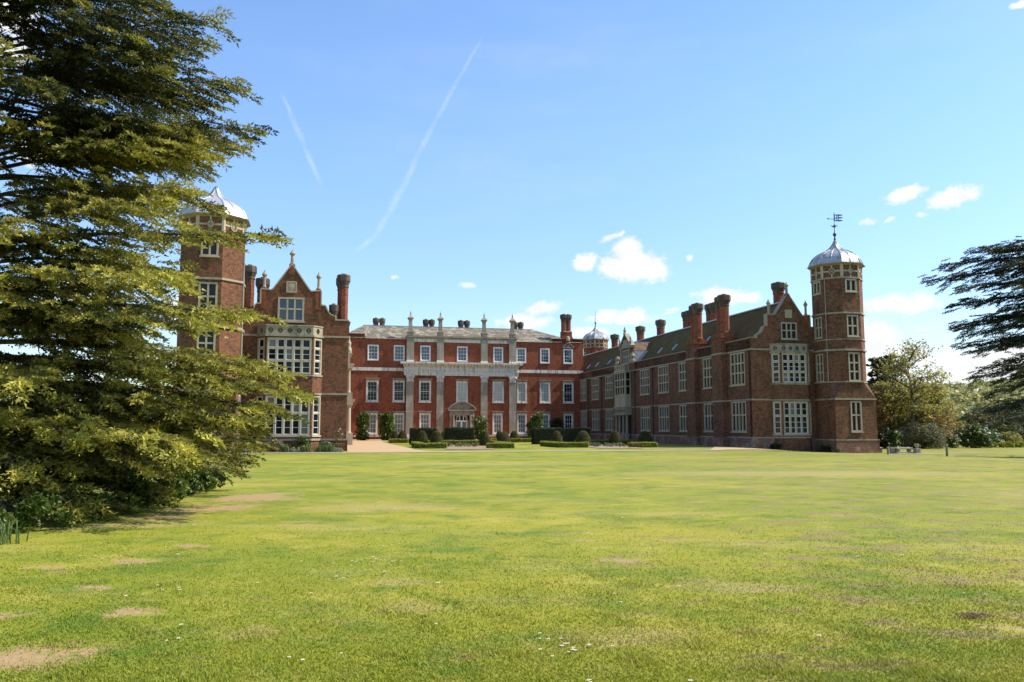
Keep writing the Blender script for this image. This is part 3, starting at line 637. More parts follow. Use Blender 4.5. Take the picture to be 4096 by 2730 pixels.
    k = half / 2.5; prof = [(r / C22 * k, 19.58 + (z - 19.58) * k) for r, z in prof]
    dm = MB(); dm.lathe((cp, cq), prof, 8)
    for j in range(16):
        a = R(22.5 * j + 0.0); f = 1.0 if j % 2 else C22
        dm.tube([(cp + (r * f + .015) * math.cos(a), cq + (r * f + .015) * math.sin(a), z) for r, z in prof[:(12 if j % 2 else 8)]], [.045] * (12 if j % 2 else 8), 4)
    dm.build('dome', M[lead], o)
    return o
ST_R = [(6.66, 9.72, [0, .32, .66, 1], 1.38), (11.48, 13.8, [0, .5, 1], 1.38), (16.38, 17.76, 1, 1.38)]
ST_L = [(6.66, 9.72, [0, .32, .66, 1], 1.45), (11.36, 13.72, [0, .5, 1], 1.5), (15.95, 17.3, 1, 1.4)]
t_l = tower('tall octagonal brick tower with bright lead dome, half hidden by the left cedar', -9.47, 74.4, 'brick_left', 2.52, 'lead', ST_L)
t_r = tower('tall octagonal brick tower with stained lead dome and weathervane at the right corner', 55.72, 80.8, 'brick_right', 2.5, 'lead_stained', ST_R)
t_f = tower('distant octagonal tower with small lead dome seen over the right wing roof', 54.5, 161.0, 'brick_chimney', 2.3, 'lead_stained', [(15.2, 17.0, 1, 1.3), (11.4, 13.7, [0, .5, 1], 1.3)], base=False)
# rainwater pipe on the right tower
mb = MB(); tt, nn = octo(5); px_, py_ = 55.72 - 2.5 / C22 * math.cos(R(22.5)), 80.8 - 2.5 / C22 * math.sin(R(22.5))
vtx = (55.72 + (2.56 / C22) * math.cos(R(247.5 - 36)), 80.8 + (2.5 / C22) * math.sin(R(247.5 - 36)))
a247 = R(202.5 + 6); mb.tube([(55.72 + 2.72 * math.cos(a247), 80.8 + 2.72 * math.sin(a247), z) for z in (18.0, 14.2, 13.9, 10.2, 6.6)], [.06] * 5, 6); mb.build('drainpipe', M['stone_grey'], t_r)
mb = MB(); a_ = R(270 + 26); mb.tube([(-9.47 + 2.79 * math.cos(a_ + R(45)), 74.4 + 2.79 * math.sin(a_ + R(45)), z) for z in (19.2, 14.2, 10.2, 6.6)], [.06] * 4, 6); mb.build('drainpipe', M['stone_grey'], t_l)
def spire(par_o, cp, cq, z0, h, mt='iron', name='finial'):
    mb = MB(); mb.lathe((cp, cq), [(.09, z0), (.16, z0 + h * .03), (.07, z0 + h * .06), (.14, z0 + h * .10), (.06, z0 + h * .15), (.10, z0 + h * .19), (.19, z0 + h * .225), (.20, z0 + h * .26), (.12, z0 + h * .30), (.05, z0 + h * .32), (.035, z0 + h * .5), (.09, z0 + h * .53), (.03, z0 + h * .56), (.03, z0 + h * .74), (.07, z0 + h * .76), (.025, z0 + h * .8), (.02, z0 + h)], 10)
    return mb.build(name, M[mt], par_o)
vn = thing('weathervane', 'iron weathervane with swallow-tailed banner on the right tower dome', 'weathervane', (55.72, 80.8, 22.4), 'b')
spire(vn, 55.72, 80.8, 22.4, 3.45, name='mast')
mb = MB(); c0 = (55.72, 80.8, 0)
def ban(mb, x0, x1, z0, z1): mb.obox(c0, (1, 0), (0, -1), x0, x1, z0, z1, -.015, .015)
ban(mb, .03, .12, 24.78, 25.6); ban(mb, .12, .62, 25.46, 25.58); ban(mb, .12, .62, 24.80, 24.92); ban(mb, .30, .38, 24.92, 25.46); ban(mb, .46, .56, 24.92, 25.46); ban(mb, .12, .30, 25.1, 25.22)
for zc in (25.5, 25.2, 24.88):
    P = lambda x, z, d: (55.72 + x, 80.8 - d, z)
    for d in (.013, -.013): mb.face([P(.56, zc - .1, d), P(1.08, zc + .0, d), P(1.1, zc + .1, d), P(.56, zc + .12, d)])
mb.build('banner', M['bronze'], vn)
mb = MB(); ban(mb, -.75, -.03, 25.0, 25.06)
for d in (.013, -.013): mb.face([P(-.95, 25.03, d), P(-.68, 24.93, d), P(-.68, 25.13, d)])
mb.build('arrow', M['bronze'], vn)
mb = MB()
for a in range(4):
    dx, dy = math.cos(a * math.pi / 2), math.sin(a * math.pi / 2); mb.tube([(55.72, 80.8, 24.22), (55.72 + .32 * dx, 80.8 + .32 * dy, 24.22), (55.72 + .42 * dx, 80.8 + .42 * dy, 24.27)], [.03, .03, .05], 5)
    mb.tube([(55.72, 80.8, 24.0), (55.72 + .16 * dx, 80.8 + .16 * dy, 24.1), (55.72, 80.8, 24.5)], [.02, .03, .02], 5)
mb.build('scrollwork', M['iron'], vn)
spire(t_f, 54.5, 161.0, 22.2, 3.4); spire(t_l, -9.47, 74.4, 22.45, .25, 'lead', 'cap')

# ------------------------------------------------------------------ the two long wings
UPQ = [(83.2, 86.5), (90.2, 93.5), (97.2, 100.6), (104.0, 107.45), (110.65, 114.15), (126.0, 129.5), (132.9, 136.6), (139.7, 143.0)]
ZU, ZL = (6.42, 10.06), (1.22, 4.58)
wr = thing('mansion_wing', 'long brown brick wing with tall mullioned windows and mossy tiled roof on the right', 'house wing', (50.2, 110, -.4), 'b')
wall = MB(); pl = MB()
pcr, qr = 50.25, 81.9
gab = shaped_gable(4.75, 4.9)
wall.facade((pcr, qr, 0), F_, N_, gab, -1.5, [(-.98, .98, 11.42, 13.28)], .22, .5)
SO, St, Sn = (45.5, 0, 0), (0, 1), (-1, 0)
ops = [(a, b_, *ZU) for a, b_ in UPQ] + [(a, b_, *ZL) for a, b_ in UPQ]
wall.facade(SO, St, Sn, [(81.9, 11.40), (117.2, 11.40), (117.21, 11.40), (158, 11.4)], -1.5, ops, .25)
wall.facade((45.5, 0, 0), St, Sn, [(82.4, 11.395), (158, 11.395)], 10.2, [], thick=.45)
wall.facade((55.15, 0, 0), (0, 1), (1, 0), [(81.9, 11.4), (160, 11.4)], -1.5, [])
wall.facade((50.25, 160, 0), (1, 0), (0, 1), [(-4.75, 11.4), (0, 15.8), (4.9, 11.4)], -1.5, [])
wall.build('wall', M['brick_right'], wr)
pl.obox(SO, St, Sn, 81.78, 158, -1.5, .52, -.1, .12); pl.obox((pcr, qr, 0), F_, N_, -4.63, 3.2, -1.5, .52, -.1, .12); pl.build('plinth', M['brick_plinth'], wr)
cop = MB(); cop.ribbon((pcr, qr, 0), F_, N_, gab, .11, -.56, .07)
cop.obox(SO, St, Sn, 82.45, 117.1, 11.401, 11.5, -.5, .07); cop.obox(SO, St, Sn, 123.9, 143.3, 11.401, 11.5, -.5, .07); cop.build('coping', M['stone_old'], wr)
segs = [(SO, St, Sn, 81.83, 143.4, .52, .66, .15), (SO, St, Sn, 81.85, 143.4, 4.62, 4.80, .09), (SO, St, Sn, 81.85, 143.4, 10.12, 10.30, .11),
        ((pcr, qr), F_, N_, -4.84, -2.4, 4.615, 4.795, .09), ((pcr, qr), F_, N_, -4.86, -2.4, 10.115, 10.295, .11), ((pcr, qr), F_, N_, -4.9, -2.4, .515, .655, .15), ((pcr, qr), F_, N_, 2.4, 4.85, 10.115, 10.295, .11)]
strings(wr, segs)
for i, (a, b_) in enumerate(UPQ):
    window(wr, SO, St, Sn, a, b_, *ZU, 4, [0, .36, .68, 1], 'stone', 'glass_lead', .16, .17, .05, seed=i, glasses=['glass_lead', 'glass'])
    window(wr, SO, St, Sn, a, b_, *ZL, 4, [0, .56, 1], 'stone', 'glass_lead', .16, .17, .05, seed=i + 20, glasses=['glass_lead', 'glass'])
window(wr, (pcr, qr), F_, N_, -.98, .98, 11.42, 13.28, 3, [0, .52, 1], 'stone', 'glass_lead', .14, .13, .06)
bay(wr, pcr, qr, .85, 1.62, 2.4, 'brick_right', 4, (6.52, 9.78), (.95, 4.5), ['glass', 'glass', 'glass_lead', 'glass_curtain'], 4)
crest(wr, (pcr, qr), F_, N_, -.42, .42, 13.78, 14.7)
for s in (-1, 1): finial(wr, pcr + s * 2.3, qr + .2, 14.15, .95, 12.7, 1.25)
finial(wr, pcr, qr + .2, 16.45, 1.0, 15.7, 1.05)
roof = MB(); wing_roof(roof, 45.95, 54.7, 50.3, 82.35, 159.6, 10.75, 15.72)
rf = roof.build('roof', M['roof_tile'], wr)
rc = MB(); rc.obox((50.3, 0, 0), (0, 1), (1, 0), 82.4, 159.6, 15.70, 15.83, -.16, .16); rc.build('ridge_lead', M['lead'], rf)
for q in (96.6, 102.0, 106.8, 111.9, 133.8, 140.3, 145.0):     # small roof lights set in the tiles
    sl = MB(); k = (15.72 - 10.75) / (50.3 - 45.95); nrm = np.array([-k, 0, 1.0]); nrm /= np.linalg.norm(nrm); ud = np.array([1, 0, k]); ud /= np.linalg.norm(ud)
    c = np.array([47.75, q, 10.75 + k * (47.75 - 45.95)])
    for mi, (a, b_, h) in enumerate(((.28, .52, .05), (.17, .42, .062))):
        P = [c + nrm * h + np.array([0, sx * a, 0]) + ud * sy * b_ for sx, sy in ((-1, -1), (1, -1), (1, 1), (-1, 1))]; sl.face(P[::-1], mi)
        if not mi:
            for A, B in zip(P, P[1:] + P[:1]): sl.face([A, B, B - nrm * h * 1.3, A - nrm * h * 1.3], 0)
    sl.build('roof_light', [M['lead'], M['glass_sky']], rf)
for q0, q1 in ((87.5, 90.0), (94.6, 97.1)):                     # chimney breasts on the courtyard side
    b2 = MB(); b2.obox(SO, St, Sn, q0, q1, -1.5, 11.55, -.1, .62); b2.obox(SO, St, Sn, q0 - .08, q1 + .08, -1.5, .6, -.1, .74, 1); b2.obox(SO, St, Sn, q0 - .05, q1 + .05, 4.605, 4.81, -.1, .68, 2); b2.obox(SO, St, Sn, q0 - .05, q1 + .05, 10.105, 10.31, -.1, .68, 2)
    b2.build('chimney_breast', [M['brick_right'], M['brick_plinth'], M['stone_old']], wr)
    qc = (q0 + q1) / 2
    bb = MB(); bb.box(44.95, 46.75, qc - 1.15, qc + 1.15, 11.3, 12.05); bb.box(44.85, 46.85, qc - 1.25, qc + 1.25, 12.05, 12.2); bb.box(44.98, 46.7, qc - 1.1, qc + 1.1, 12.2, 12.62); bb.build('chimney_base', M['brick_chimney'], wr)
    chimney(wr, 45.75, qc - .58, 12.62, 17.15, .56); chimney(wr, 45.95, qc + .62, 12.62, 17.1, .54)
for q in (87.0, 103.4, 104.6, 111.0, 112.2, 122.0, 130.6, 143.2): chimney(wr, 52.2, q, 14.8, 18.65, .62, 12.5, .26)
for q in (109.3, 131.3, 116.2, 138.4):
    pp = MB(); pp.tube([(45.36, q, 10.0), (45.36, q, -.4)], [.075, .075], 8); pp.box(45.2, 45.48, q - .2, q + .2, 9.75, 10.08); pp.build('drainpipe', M['iron'], wr)
# frontispiece: porch below, oriel above, shaped dormer gable on top
OP, OQ0, OQ1 = 44.55, 118.0, 122.6
Oo = (OP, 0, 0); cw_ = OQ1 - OQ0
ow = MB()
ow.facade(Oo, St, Sn, [(OQ0, 6.5), (OQ1, 6.5)], 4.85, [], .2); ow.facade((OP, OQ0, 0), (1, 0), (0, -1), [(0, 6.5), (.95, 6.5)], 4.85, []); ow.facade((45.5, OQ1, 0), (-1, 0), (0, 1), [(0, 10.2), (.95, 10.2)], 4.85, [])
ow.facade(Oo, St, Sn, [(OQ0, 10.2), (OQ1, 10.2)], 6.5, [(OQ0 + .05, OQ1 - .05, 6.6, 10.1)], .2); ow.facade((OP, OQ0, 0), (1, 0), (0, -1), [(0, 10.2), (.95, 10.2)], 6.5, [(.05, .9, 6.6, 10.1)], .2)
ow.face([(OP, OQ0, 4.85), (45.5, OQ0, 4.85), (45.5, OQ1, 4.85), (OP, OQ1, 4.85)])
for z0, z1, d in ((4.72, 4.9, .12), (6.42, 6.56, .1), (10.16, 10.34, .14), (11.1, 11.24, .12)): ow.box(OP - d, 45.5, OQ0 - d, OQ1 + d, z0, z1)
ow.facade(Oo, St, Sn, [(OQ0, 11.1), (OQ1, 11.1)], 10.34, [(OQ0 + .35 + k * .86, OQ0 + .85 + k * .86, 10.46, 10.98) for k in range(5)], .18, .18)
ow.facade((OP, OQ0, 0), (1, 0), (0, -1), [(0, 11.1), (.95, 11.1)], 10.34, [(.25, .7, 10.46, 10.98)], .18, .18)
ow.build('oriel', M['stone'], wr)
window(wr, Oo, St, Sn, OQ0 + .05, OQ1 - .05, 6.6, 10.1, 4, [0, .36, .68, 1], 'stone', 'glass_lead', .16, .17, .04, False)
window(wr, (OP, OQ0, 0), (1, 0), (0, -1), .05, .9, 6.6, 10.1, 1, [0, .36, .68, 1], 'stone', 'glass', .13, .13, .04, False)
GO = (45.3, 0, 0); qc = 119.5
gp = [(-3.7, 11.2), (-3.2, 11.35), (-2.75, 11.9), (-2.45, 12.7), (-2.3, 13.7), (-2.3, 14.0), (0, 15.9), (2.3, 14.0), (2.3, 13.7), (2.45, 12.7), (2.75, 11.9), (3.2, 11.35), (3.7, 11.2)]
g = MB(); g.facade(GO, St, Sn, [(qc + x, z) for x, z in gp], 10.3, [(qc - 1.15, qc + 1.15, 11.42, 13.5)], .2, .5); g.build('dormer_gable', M['brick_right'], wr)
g = MB(); g.obox(GO, St, Sn, qc - 2.55, qc + 2.55, 13.72, 13.92, -.55, .22); g.obox(GO, St, Sn, qc - 1.6, qc + 1.6, 13.92, 14.5, -.1, .08); g.obox(GO, St, Sn, qc - .95, qc + .95, 14.5, 15.05, -.1, .078)
for s in (-1, 1):
    g.ribbon(GO, St, Sn, [(qc - 2.5, 13.95), (qc, 15.95)] if s < 0 else [(qc, 15.95), (qc + 2.5, 13.95)], .16, -.55, .2)
    g.obox(GO, St, Sn, qc + s * 1.75 - .2, qc + s * 1.75 + .2, 11.3, 13.7, -.02, .16); g.lathe((45.15, qc + s * 3.2), [(.38, 11.25), (.45, 11.6), (.28, 12.0), (.4, 12.35), (.2, 12.8)], 10)
    g.lathe((45.2, qc + s * 2.3), [(.3, 13.95), (.14, 14.3), (.2, 14.6), (.09, 14.9), (.13, 15.1), (.02, 15.5)], 8)
g.lathe((45.2, qc), [(.32, 15.95), (.16, 16.25), (.26, 16.5), (.1, 16.75), (.14, 16.9), (.02, 17.1)], 8); g.build('pediment', M['stone_old'], wr)
window(wr, GO, St, Sn, qc - 1.15, qc + 1.15, 11.42, 13.5, 3, [0, .5, 1], 'stone', 'glass_lead', .14, .14, .06)
g = MB(); k = (15.72 - 10.75) / (50.3 - 45.95)
g.face([(45.5, qc - 2.2, 13.3), (45.5, qc, 14.75), (49.45, qc, 14.75), (48.2, qc - 2.2, 13.3)]); g.face([(45.5, qc + 2.2, 13.3), (48.2, qc + 2.2, 13.3), (49.45, qc, 14.75), (45.5, qc, 14.75)]); g.build('dormer_roof', M['roof_brown'], wr)
g = MB(); g.face([(45.6, qc - 2.18, 11.2), (46.4, qc - 2.18, 11.2), (48.2, qc - 2.18, 13.3), (45.6, qc - 2.18, 13.3)]); g.obox((45.5, qc, 0), (1, 0), (0, 1), 0, 3.9, 14.72, 14.83, -.1, .1); g.build('dormer_cheek', M['lead'], wr)
g = MB(); g.facade(Oo, St, Sn, [(OQ0 - .2, 4.7), (OQ1 + .2, 4.7)], 3.75, [(OQ0 + .25 + j * .74, OQ0 + .7 + j * .74, 3.98, 4.4) for j in range(6)], .1)
g.box(OP - .18, 45.5, OQ0 - .38, OQ1 + .38, 3.55, 3.75); g.box(OP, 45.5, OQ0 - .2, OQ0 - .05, 3.75, 4.7); g.box(OP, 45.5, OQ0 - .3, OQ1 + .3, -.6, -.3)
for q in (OQ0 + .05, OQ0 + 1.5, OQ1 - 1.5, OQ1 - .05):
    g.box(OP + .0, OP + .5, q - .28, q + .28, -.3, .75); g.lathe((OP + .25, q), [(.24, .75), (.24, .85), (.19, .95), (.2, 1.9), (.23, 1.95), (.2, 2.0), (.17, 3.2), (.25, 3.3), (.26, 3.55)], 12)
g.build('porch', M['stone_old'], wr)
g = MB(); g.box(45.3, 45.49, OQ0 + .3, OQ1 - .3, -.3, 3.5); g.box(45.26, 45.3, OQ0 + 2.24, OQ0 + 2.34, -.3, 2.9); g.build('door', M['door_and_shade'], wr)  # dark door, widened across the porch to paint its recess in deep shade

wl = thing('mansion_wing', 'dark brick wing with stone bay window and shaped gable on the left', 'house wing', (-3, 110, -.4), 'b')
pcl, ql = -2.97, 77.0
wall = MB(); gab = shaped_gable(5.6, 5.17)
wall.facade((pcl, ql, 0), F_, N_, gab, -1.4, [(-1.15, 1.17, 11.27, 13.46)], .22, .5)
LO, Lt, Ln_ = (2.2, 0, 0), (0, 1), (1, 0)
UPL = [(a - 4.9, b_ - 4.9) for a, b_ in UPQ if not 96 < a < 104 or True]; UPL = [u_ for u_ in UPL if not 98 < u_[0] + 1.7 < 106]
ops = [(a, b_, *ZU) for a, b_ in UPL] + [(a, b_, *ZL) for a, b_ in UPL]
wall.facade(LO, Lt, Ln_, [(77, 11.4), (143.4, 11.4)], -1.4, ops, .25); wall.facade(LO, Lt, Ln_, [(77.5, 11.395), (143.4, 11.395)], 10.2, [], thick=.45)
wall.facade((-8.5, 0, 0), (0, 1), (-1, 0), [(77, 11.4), (143.4, 11.4)], -1.4, []); wall.facade((pcl, 143.4, 0), (1, 0), (0, 1), [(-5.5, 11.4), (0, 15.8), (5.1, 11.4)], -1.4, [])
wall.build('wall', M['brick_left'], wl)
pl = MB(); pl.obox((pcl, ql, 0), F_, N_, -5.5, 5.27, -1.4, .52, -.1, .1); pl.obox(LO, Lt, Ln_, 76.9, 143, -1.4, .515, -.1, .1); pl.build('plinth', M['brick_left'], wl)
cop = MB(); cop.ribbon((pcl, ql, 0), F_, N_, gab, .11, -.56, .07); cop.obox(LO, Lt, Ln_, 77.55, 143.3, 11.401, 11.5, -.5, .07); cop.build('coping', M['stone'], wl)
strings(wl, [((pcl, ql), F_, N_, 2.86, 5.28, .52, .68, .14), ((pcl, ql), F_, N_, 2.86, 5.25, 4.62, 4.78, .08), ((pcl, ql), F_, N_, 2.86, 5.27, 9.85, 10.02, .1), ((pcl, ql), F_, N_, -5.5, -2.9, 9.85, 10.02, .1), (LO, Lt, Ln_, 77, 143, 4.625, 4.785, .085), (LO, Lt, Ln_, 77, 143, 9.855, 10.025, .105)])
for i, (a, b_) in enumerate(UPL):
    window(wl, LO, Lt, Ln_, a, b_, *ZU, 4, [0, .36, .68, 1], 'stone', 'glass_lead', .16, .17, .05, seed=i)
    window(wl, LO, Lt, Ln_, a, b_, *ZL, 4, [0, .56, 1], 'stone', 'glass_lead', .16, .17, .05, seed=i + 20)
window(wl, (pcl, ql), F_, N_, -1.15, 1.17, 11.27, 13.46, 3, [0, .52, 1], 'stone', 'glass_sky', .17, .15, .07)
bay(wl, pcl, ql, .92, 2.05, 2.87, 'brick_left', 5, (6.42, 9.66), (.98, 4.5), ['glass', 'glass', 'glass', 'glass_curtain'], 5)
crest(wl, (pcl, ql), F_, N_, -.45, .47, 13.89, 14.93)
for s in (-1, 1): finial(wl, pcl + s * 2.4, ql + .2, 14.3, 1.0, 12.4, 1.2)
finial(wl, pcl, ql + .2, 16.5, 1.1, 15.55, 1.05)
roof = MB(); wing_roof(roof, -8.3, 1.75, pcl, 77.5, 143.4, 10.75, 15.72); rl = roof.build('roof', M['roof_tile'], wl)
lr = MB()
for j in range(8):
    a0, a1 = j / 8 * math.pi / 2, (j + 1) / 8 * math.pi / 2
    for q0, q1 in ((77.55, 80.5),):
        P = lambda a, q: (-5.7 - 1.6 * math.sin(a), q, 11.3 + 1.45 * math.cos(a)); lr.face([P(a0, q0), P(a1, q0), P(a1, q1), P(a0, q1)])
lr.build('lead_roof', M['lead'], wl)
bb = MB(); bb.box(.55, 2.5, 84.6, 87.2, 11.2, 12.2); bb.box(.5, 2.6, 84.5, 87.3, 12.2, 12.35); bb.build('chimney_base', M['brick_chimney'], wl)
chimney(wl, 1.85, 85.3, 12.3, 17.2, .52); chimney(wl, 1.75, 86.5, 12.3, 17.1, .5)
for p, q, zt in ((-5.75, 80.6, 15.7), (-5.3, 82.2, 14.6), (-7.2, 83.5, 17.4), (.9, 84.0, 13.9)): chimney(wl, p, q, 12.0, zt, .5 if zt > 14.8 else .36)
# stone frontispiece on the courtyard side, seen edge on
pr = MB(); Q0, Q1 = 99.0, 104.2
for q in (Q0 + .35, Q0 + 1.5, Q1 - 1.5, Q1 - .35):
    pr.box(2.25, 3.55, q - .5, q + .5, -.6, .95); pr.lathe((3.05, q), [(.36, .96), (.36, 1.12), (.29, 1.22), (.25, 4.0), (.36, 4.12), (.38, 4.3)], 12)
    pr.lathe((3.0, q), [(.26, 5.75), (.26, 5.9), (.2, 6.0), (.17, 8.3), (.26, 8.45), (.27, 8.6)], 12)
    pr.lathe((2.95, q), [(.3, 10.45), (.34, 10.8), (.2, 11.2), (.26, 11.6), (.12, 11.9), (.05, 12.5)], 10)
for z0, z1, d in ((-.6, -.35, 1.5), (.95, 1.0, 1.42), (4.3, 4.75, 1.32), (4.75, 5.0, 1.55), (5.0, 5.75, 1.25), (8.6, 9.0, 1.2), (9.0, 9.2, 1.4), (9.2, 10.3, .9), (10.3, 10.45, 1.15)): pr.box(2.15, 2.2 + d, Q0 - .05, Q1 + .05, z0, z1)
pr.box(2.15, 2.55, Q0 + .05, Q1 - .05, -.34, 10.3); pr.build('porch', M['stone'], wl)

# ------------------------------------------------------------------ central range
ct = thing('mansion_range', 'red brick classical centre range with stone pilasters closing the courtyard', 'mansion', (23.8, 143.5, -.4), 'b')
CO = (0, 143.5, 0); CP = (0, 143.1, 0)
TOP = [(7.4, 9.27), (11.88, 13.74), (16.41, 18.2), (22.87, 24.72), (29.37, 31.15), (33.66, 35.45), (38.07, 39.81), (42.43, 44.18)]
MID = [(7.25, 9.34), (11.78, 13.88), (16.27, 18.35), (22.78, 24.81), (29.25, 31.28), (33.75, 35.58), (37.97, 39.91), (42.3, 44.29)]
LOW = [(7.3, 9.28), (11.95, 13.9), (16.38, 18.32), (29.26, 31.08), (33.75, 35.55), (38.0, 39.84), (42.4, 44.2)]
isc = lambda a: 14 < a < 33.6
wall = MB()
def opsfor(f): return [(a, b_, 13.2, 15.85) for a, b_ in TOP if f(a)] + [(a, b_, 6.08, 9.72) for a, b_ in MID if f(a)] + [(a, b_, .55, 4.12) for a, b_ in LOW if f(a)]
wall.facade(CO, F_, N_, [(2.2, 17.75), (6.9, 17.75), (6.91, 16.95), (14.0, 16.95)], -1.2, opsfor(lambda a: a < 14), .2)
wall.facade(CP, F_, N_, [(14.0, 17.3), (33.5, 17.3)], -1.2, opsfor(isc) + [(22.45, 25.05, -.35, 4.35)], .2)
wall.facade(CO, F_, N_, [(33.5, 16.95), (40.3, 16.95), (40.31, 17.68), (42.1, 17.68), (42.11, 17.7), (42.3, 18.2), (42.75, 18.6), (42.8, 18.95), (43.6, 18.95), (43.65, 18.6), (44.1, 18.2), (44.3, 17.7), (46.2, 17.68)], -1.2, opsfor(lambda a: a > 33.6), .2)
wall.facade(CO, F_, N_, [(40.32, 17.66), (46.2, 17.66)], 16.9, [], thick=.5); wall.facade(CO, F_, N_, [(2.2, 17.74), (6.89, 17.74)], 16.9, [], thick=.5)
wall.facade((14.0, 143.5, 0), (0, 1), (-1, 0), [(-.4, 17.3), (0, 17.3)], -1.2); wall.facade((33.5, 143.5, 0), (0, 1), (1, 0), [(-.4, 17.3), (0, 17.3)], -1.2)
wall.facade((46.2, 143.5, 0), (0, 1), (1, 0), [(0, 17.68), (13, 17.68)], -1.2); wall.facade((2.2, 143.5, 0), (0, 1), (-1, 0), [(0, 17.75), (13, 17.75)], -1.2); wall.facade((0, 156.5, 0), (1, 0), (0, 1), [(2.2, 16.95), (46.2, 16.95)], -1.2)
wall.build('wall', M['brick_centre'], ct)
st = MB()
for O, x0, x1 in ((CO, 2.2, 13.9), (CO, 33.6, 46.2)):
    st.obox(O, F_, N_, x0, x1, 11.38, 11.93, -.05, .1); st.obox(O, F_, N_, x0, x1, .12, .32, -.05, .1)
st.obox(CO, F_, N_, 2.15, 6.95, 17.752, 17.88, -.55, .1); st.obox(CO, F_, N_, 40.25, 42.05, 17.685, 17.80, -.55, .1); st.obox(CO, F_, N_, 44.35, 46.25, 17.685, 17.80, -.55, .1); st.obox(CO, F_, N_, 42.6, 43.8, 18.955, 19.06, -.4, .1)
st.obox(CO, F_, N_, 6.95, 13.95, 16.952, 17.06, -.1, .25); st.obox(CO, F_, N_, 33.55, 40.25, 16.952, 17.06, -.1, .25)
st.obox(CP, F_, N_, 14.0, 33.5, .12, .32, -.05, .09)
st.build('string_course', M['stone_white'], ct)
rf = MB(); ze, zr, qf, qb, qm = 17.02, 19.95, 143.3, 156.4, 149.7
rf.face([(2.6, qf, ze), (46, qf, ze), (38.2, qm, zr), (6.9, qm, zr)]); rf.face([(46, qb, ze), (2.6, qb, ze), (6.9, qm, zr), (38.2, qm, zr)]); rf.face([(2.6, qb, ze), (2.6, qf, ze), (6.9, qm, zr)]); rf.face([(46, qf, ze), (46, qb, ze), (38.2, qm, zr)])
rr = rf.build('roof', M['roof_slate'], ct)
rc = MB(); rc.obox((0, qm, 0), (1, 0), (0, -1), 6.9, 38.2, zr - .03, zr + .08, -.14, .14); rc.build('ridge_lead', M['lead'], rr)
en = MB(); E = lambda z0, z1, d, a=14.0, b_=33.5: en.obox(CP, F_, N_, a - d, b_ + d, z0, z1, -.45, d)
E(10.65, 10.95, .34); E(10.95, 11.32, .40); E(11.32, 11.42, .5); E(11.42, 12.2, .36); E(12.2, 12.32, .48); E(12.56, 12.72, .98); E(12.72, 12.95, 1.08); E(12.32, 12.56, .5)
for k in range(35):
    c = 14.05 + k * (33.45 - 14.05) / 34; en.obox(CP, F_, N_, c - .12, c + .12, 12.33, 12.555, .4, .9)
for k in range(70):
    c = 14.0 + (k + .5) * 19.5 / 70
    if k % 3 == 0: en.obox(CP, F_, N_, c - .13, c + .13, 11.5, 12.1, .3, .42)
en.build('entablature', M['stone_white'], ct)
at = MB()
for a, b_ in ((15.3, 19.3), (20.5, 27.1), (28.3, 32.25)): at.obox(CP, F_, N_, a + .02, b_ - .02, 16.5, 17.06, -.05, .06)
at.build('attic_frieze', M['stone_white'], ct)
cn = MB(); cn.obox(CP, F_, N_, 13.8, 33.7, 17.302, 17.5, -.6, .45); cn.obox(CP, F_, N_, 13.9, 33.6, 17.06, 17.30, -.05, .25); cn.obox(CP, F_, N_, 13.95, 33.55, 17.5, 17.62, -.6, .3); cn.build('attic_cornice', M['stone_old'], ct)
for pa, pb in ((14.03, 15.3), (19.3, 20.5), (27.1, 28.3), (32.22, 33.48)):
    c = (pa + pb) / 2; h = (pb - pa) / 2
    pi = MB(); pi.obox(CP, F_, N_, pa, pb, .55, 9.58, -.05, .3); pi.obox(CP, F_, N_, pa, pb, 12.96, 17.05, -.05, .32); po = pi.build('pilaster', M['stone_grey'], ct)
    ba = MB(); ba.obox(CP, F_, N_, pa - .12, pb + .12, -1, .1, -.05, .45); ba.obox(CP, F_, N_, pa - .06, pb + .06, .1, .55, -.05, .38); ba.obox(CP, F_, N_, pa - .02, pb + .02, 12.955, 13.3, -.05, .36); ba.obox(CP, F_, N_, pa - .015, pb + .015, 4.3, 4.36, -.05, .315); ba.build('base', M['stone_white'], po)
    ca = MB()
    ca.obox(CP, F_, N_, pa - .02, pb + .02, 9.58, 9.7, -.05, .36); ca.obox(CP, F_, N_, pa + .05, pb - .05, 9.7, 10.45, -.05, .34); ca.obox(CP, F_, N_, pa - .15, pb + .15, 10.45, 10.645, -.05, .5)
    for row, (zz, hh, dd) in enumerate(((9.72, .3, .44), (9.98, .3, .50))):
        for j in range(4 - row):
            x = pa + .1 + (pb - pa - .2) * (j + .5) / (4 - row); ca.obox(CP, F_, N_, x - .11, x + .11, zz, zz + hh, .3, dd - .04); ca.obox(CP, F_, N_, x - .09, x + .09, zz + hh - .08, zz + hh, .3, dd + .06)
    for s in (-1, 1):
        ca.lathe((c + s * h * .85, 143.1 - .5), [(.16, 10.2), (.2, 10.25), (.2, 10.4), (.16, 10.45)], 10)
    ca.build('capital', M['stone_white'], po)
    f = MB(); q = 143.1 + .05; f.box(c - .5, c + .5, q - .5, q + .5, 17.62, 18.15); f.box(c - .56, c + .56, q - .56, q + .56, 18.15, 18.28); f.lathe((c, q), [(.47, 18.28), (.43, 18.4), (.42, 20.25), (.5, 20.32), (.66, 20.5), (.72, 20.58), (.72, 20.66), (.42, 20.9), (.16, 21.2), (.1, 21.35), (.17, 21.48), (.17, 21.56), (.06, 21.7), (.03, 22.0)], 4, math.pi / 4)
    f.build('finial', M['stone_grey'], ct)
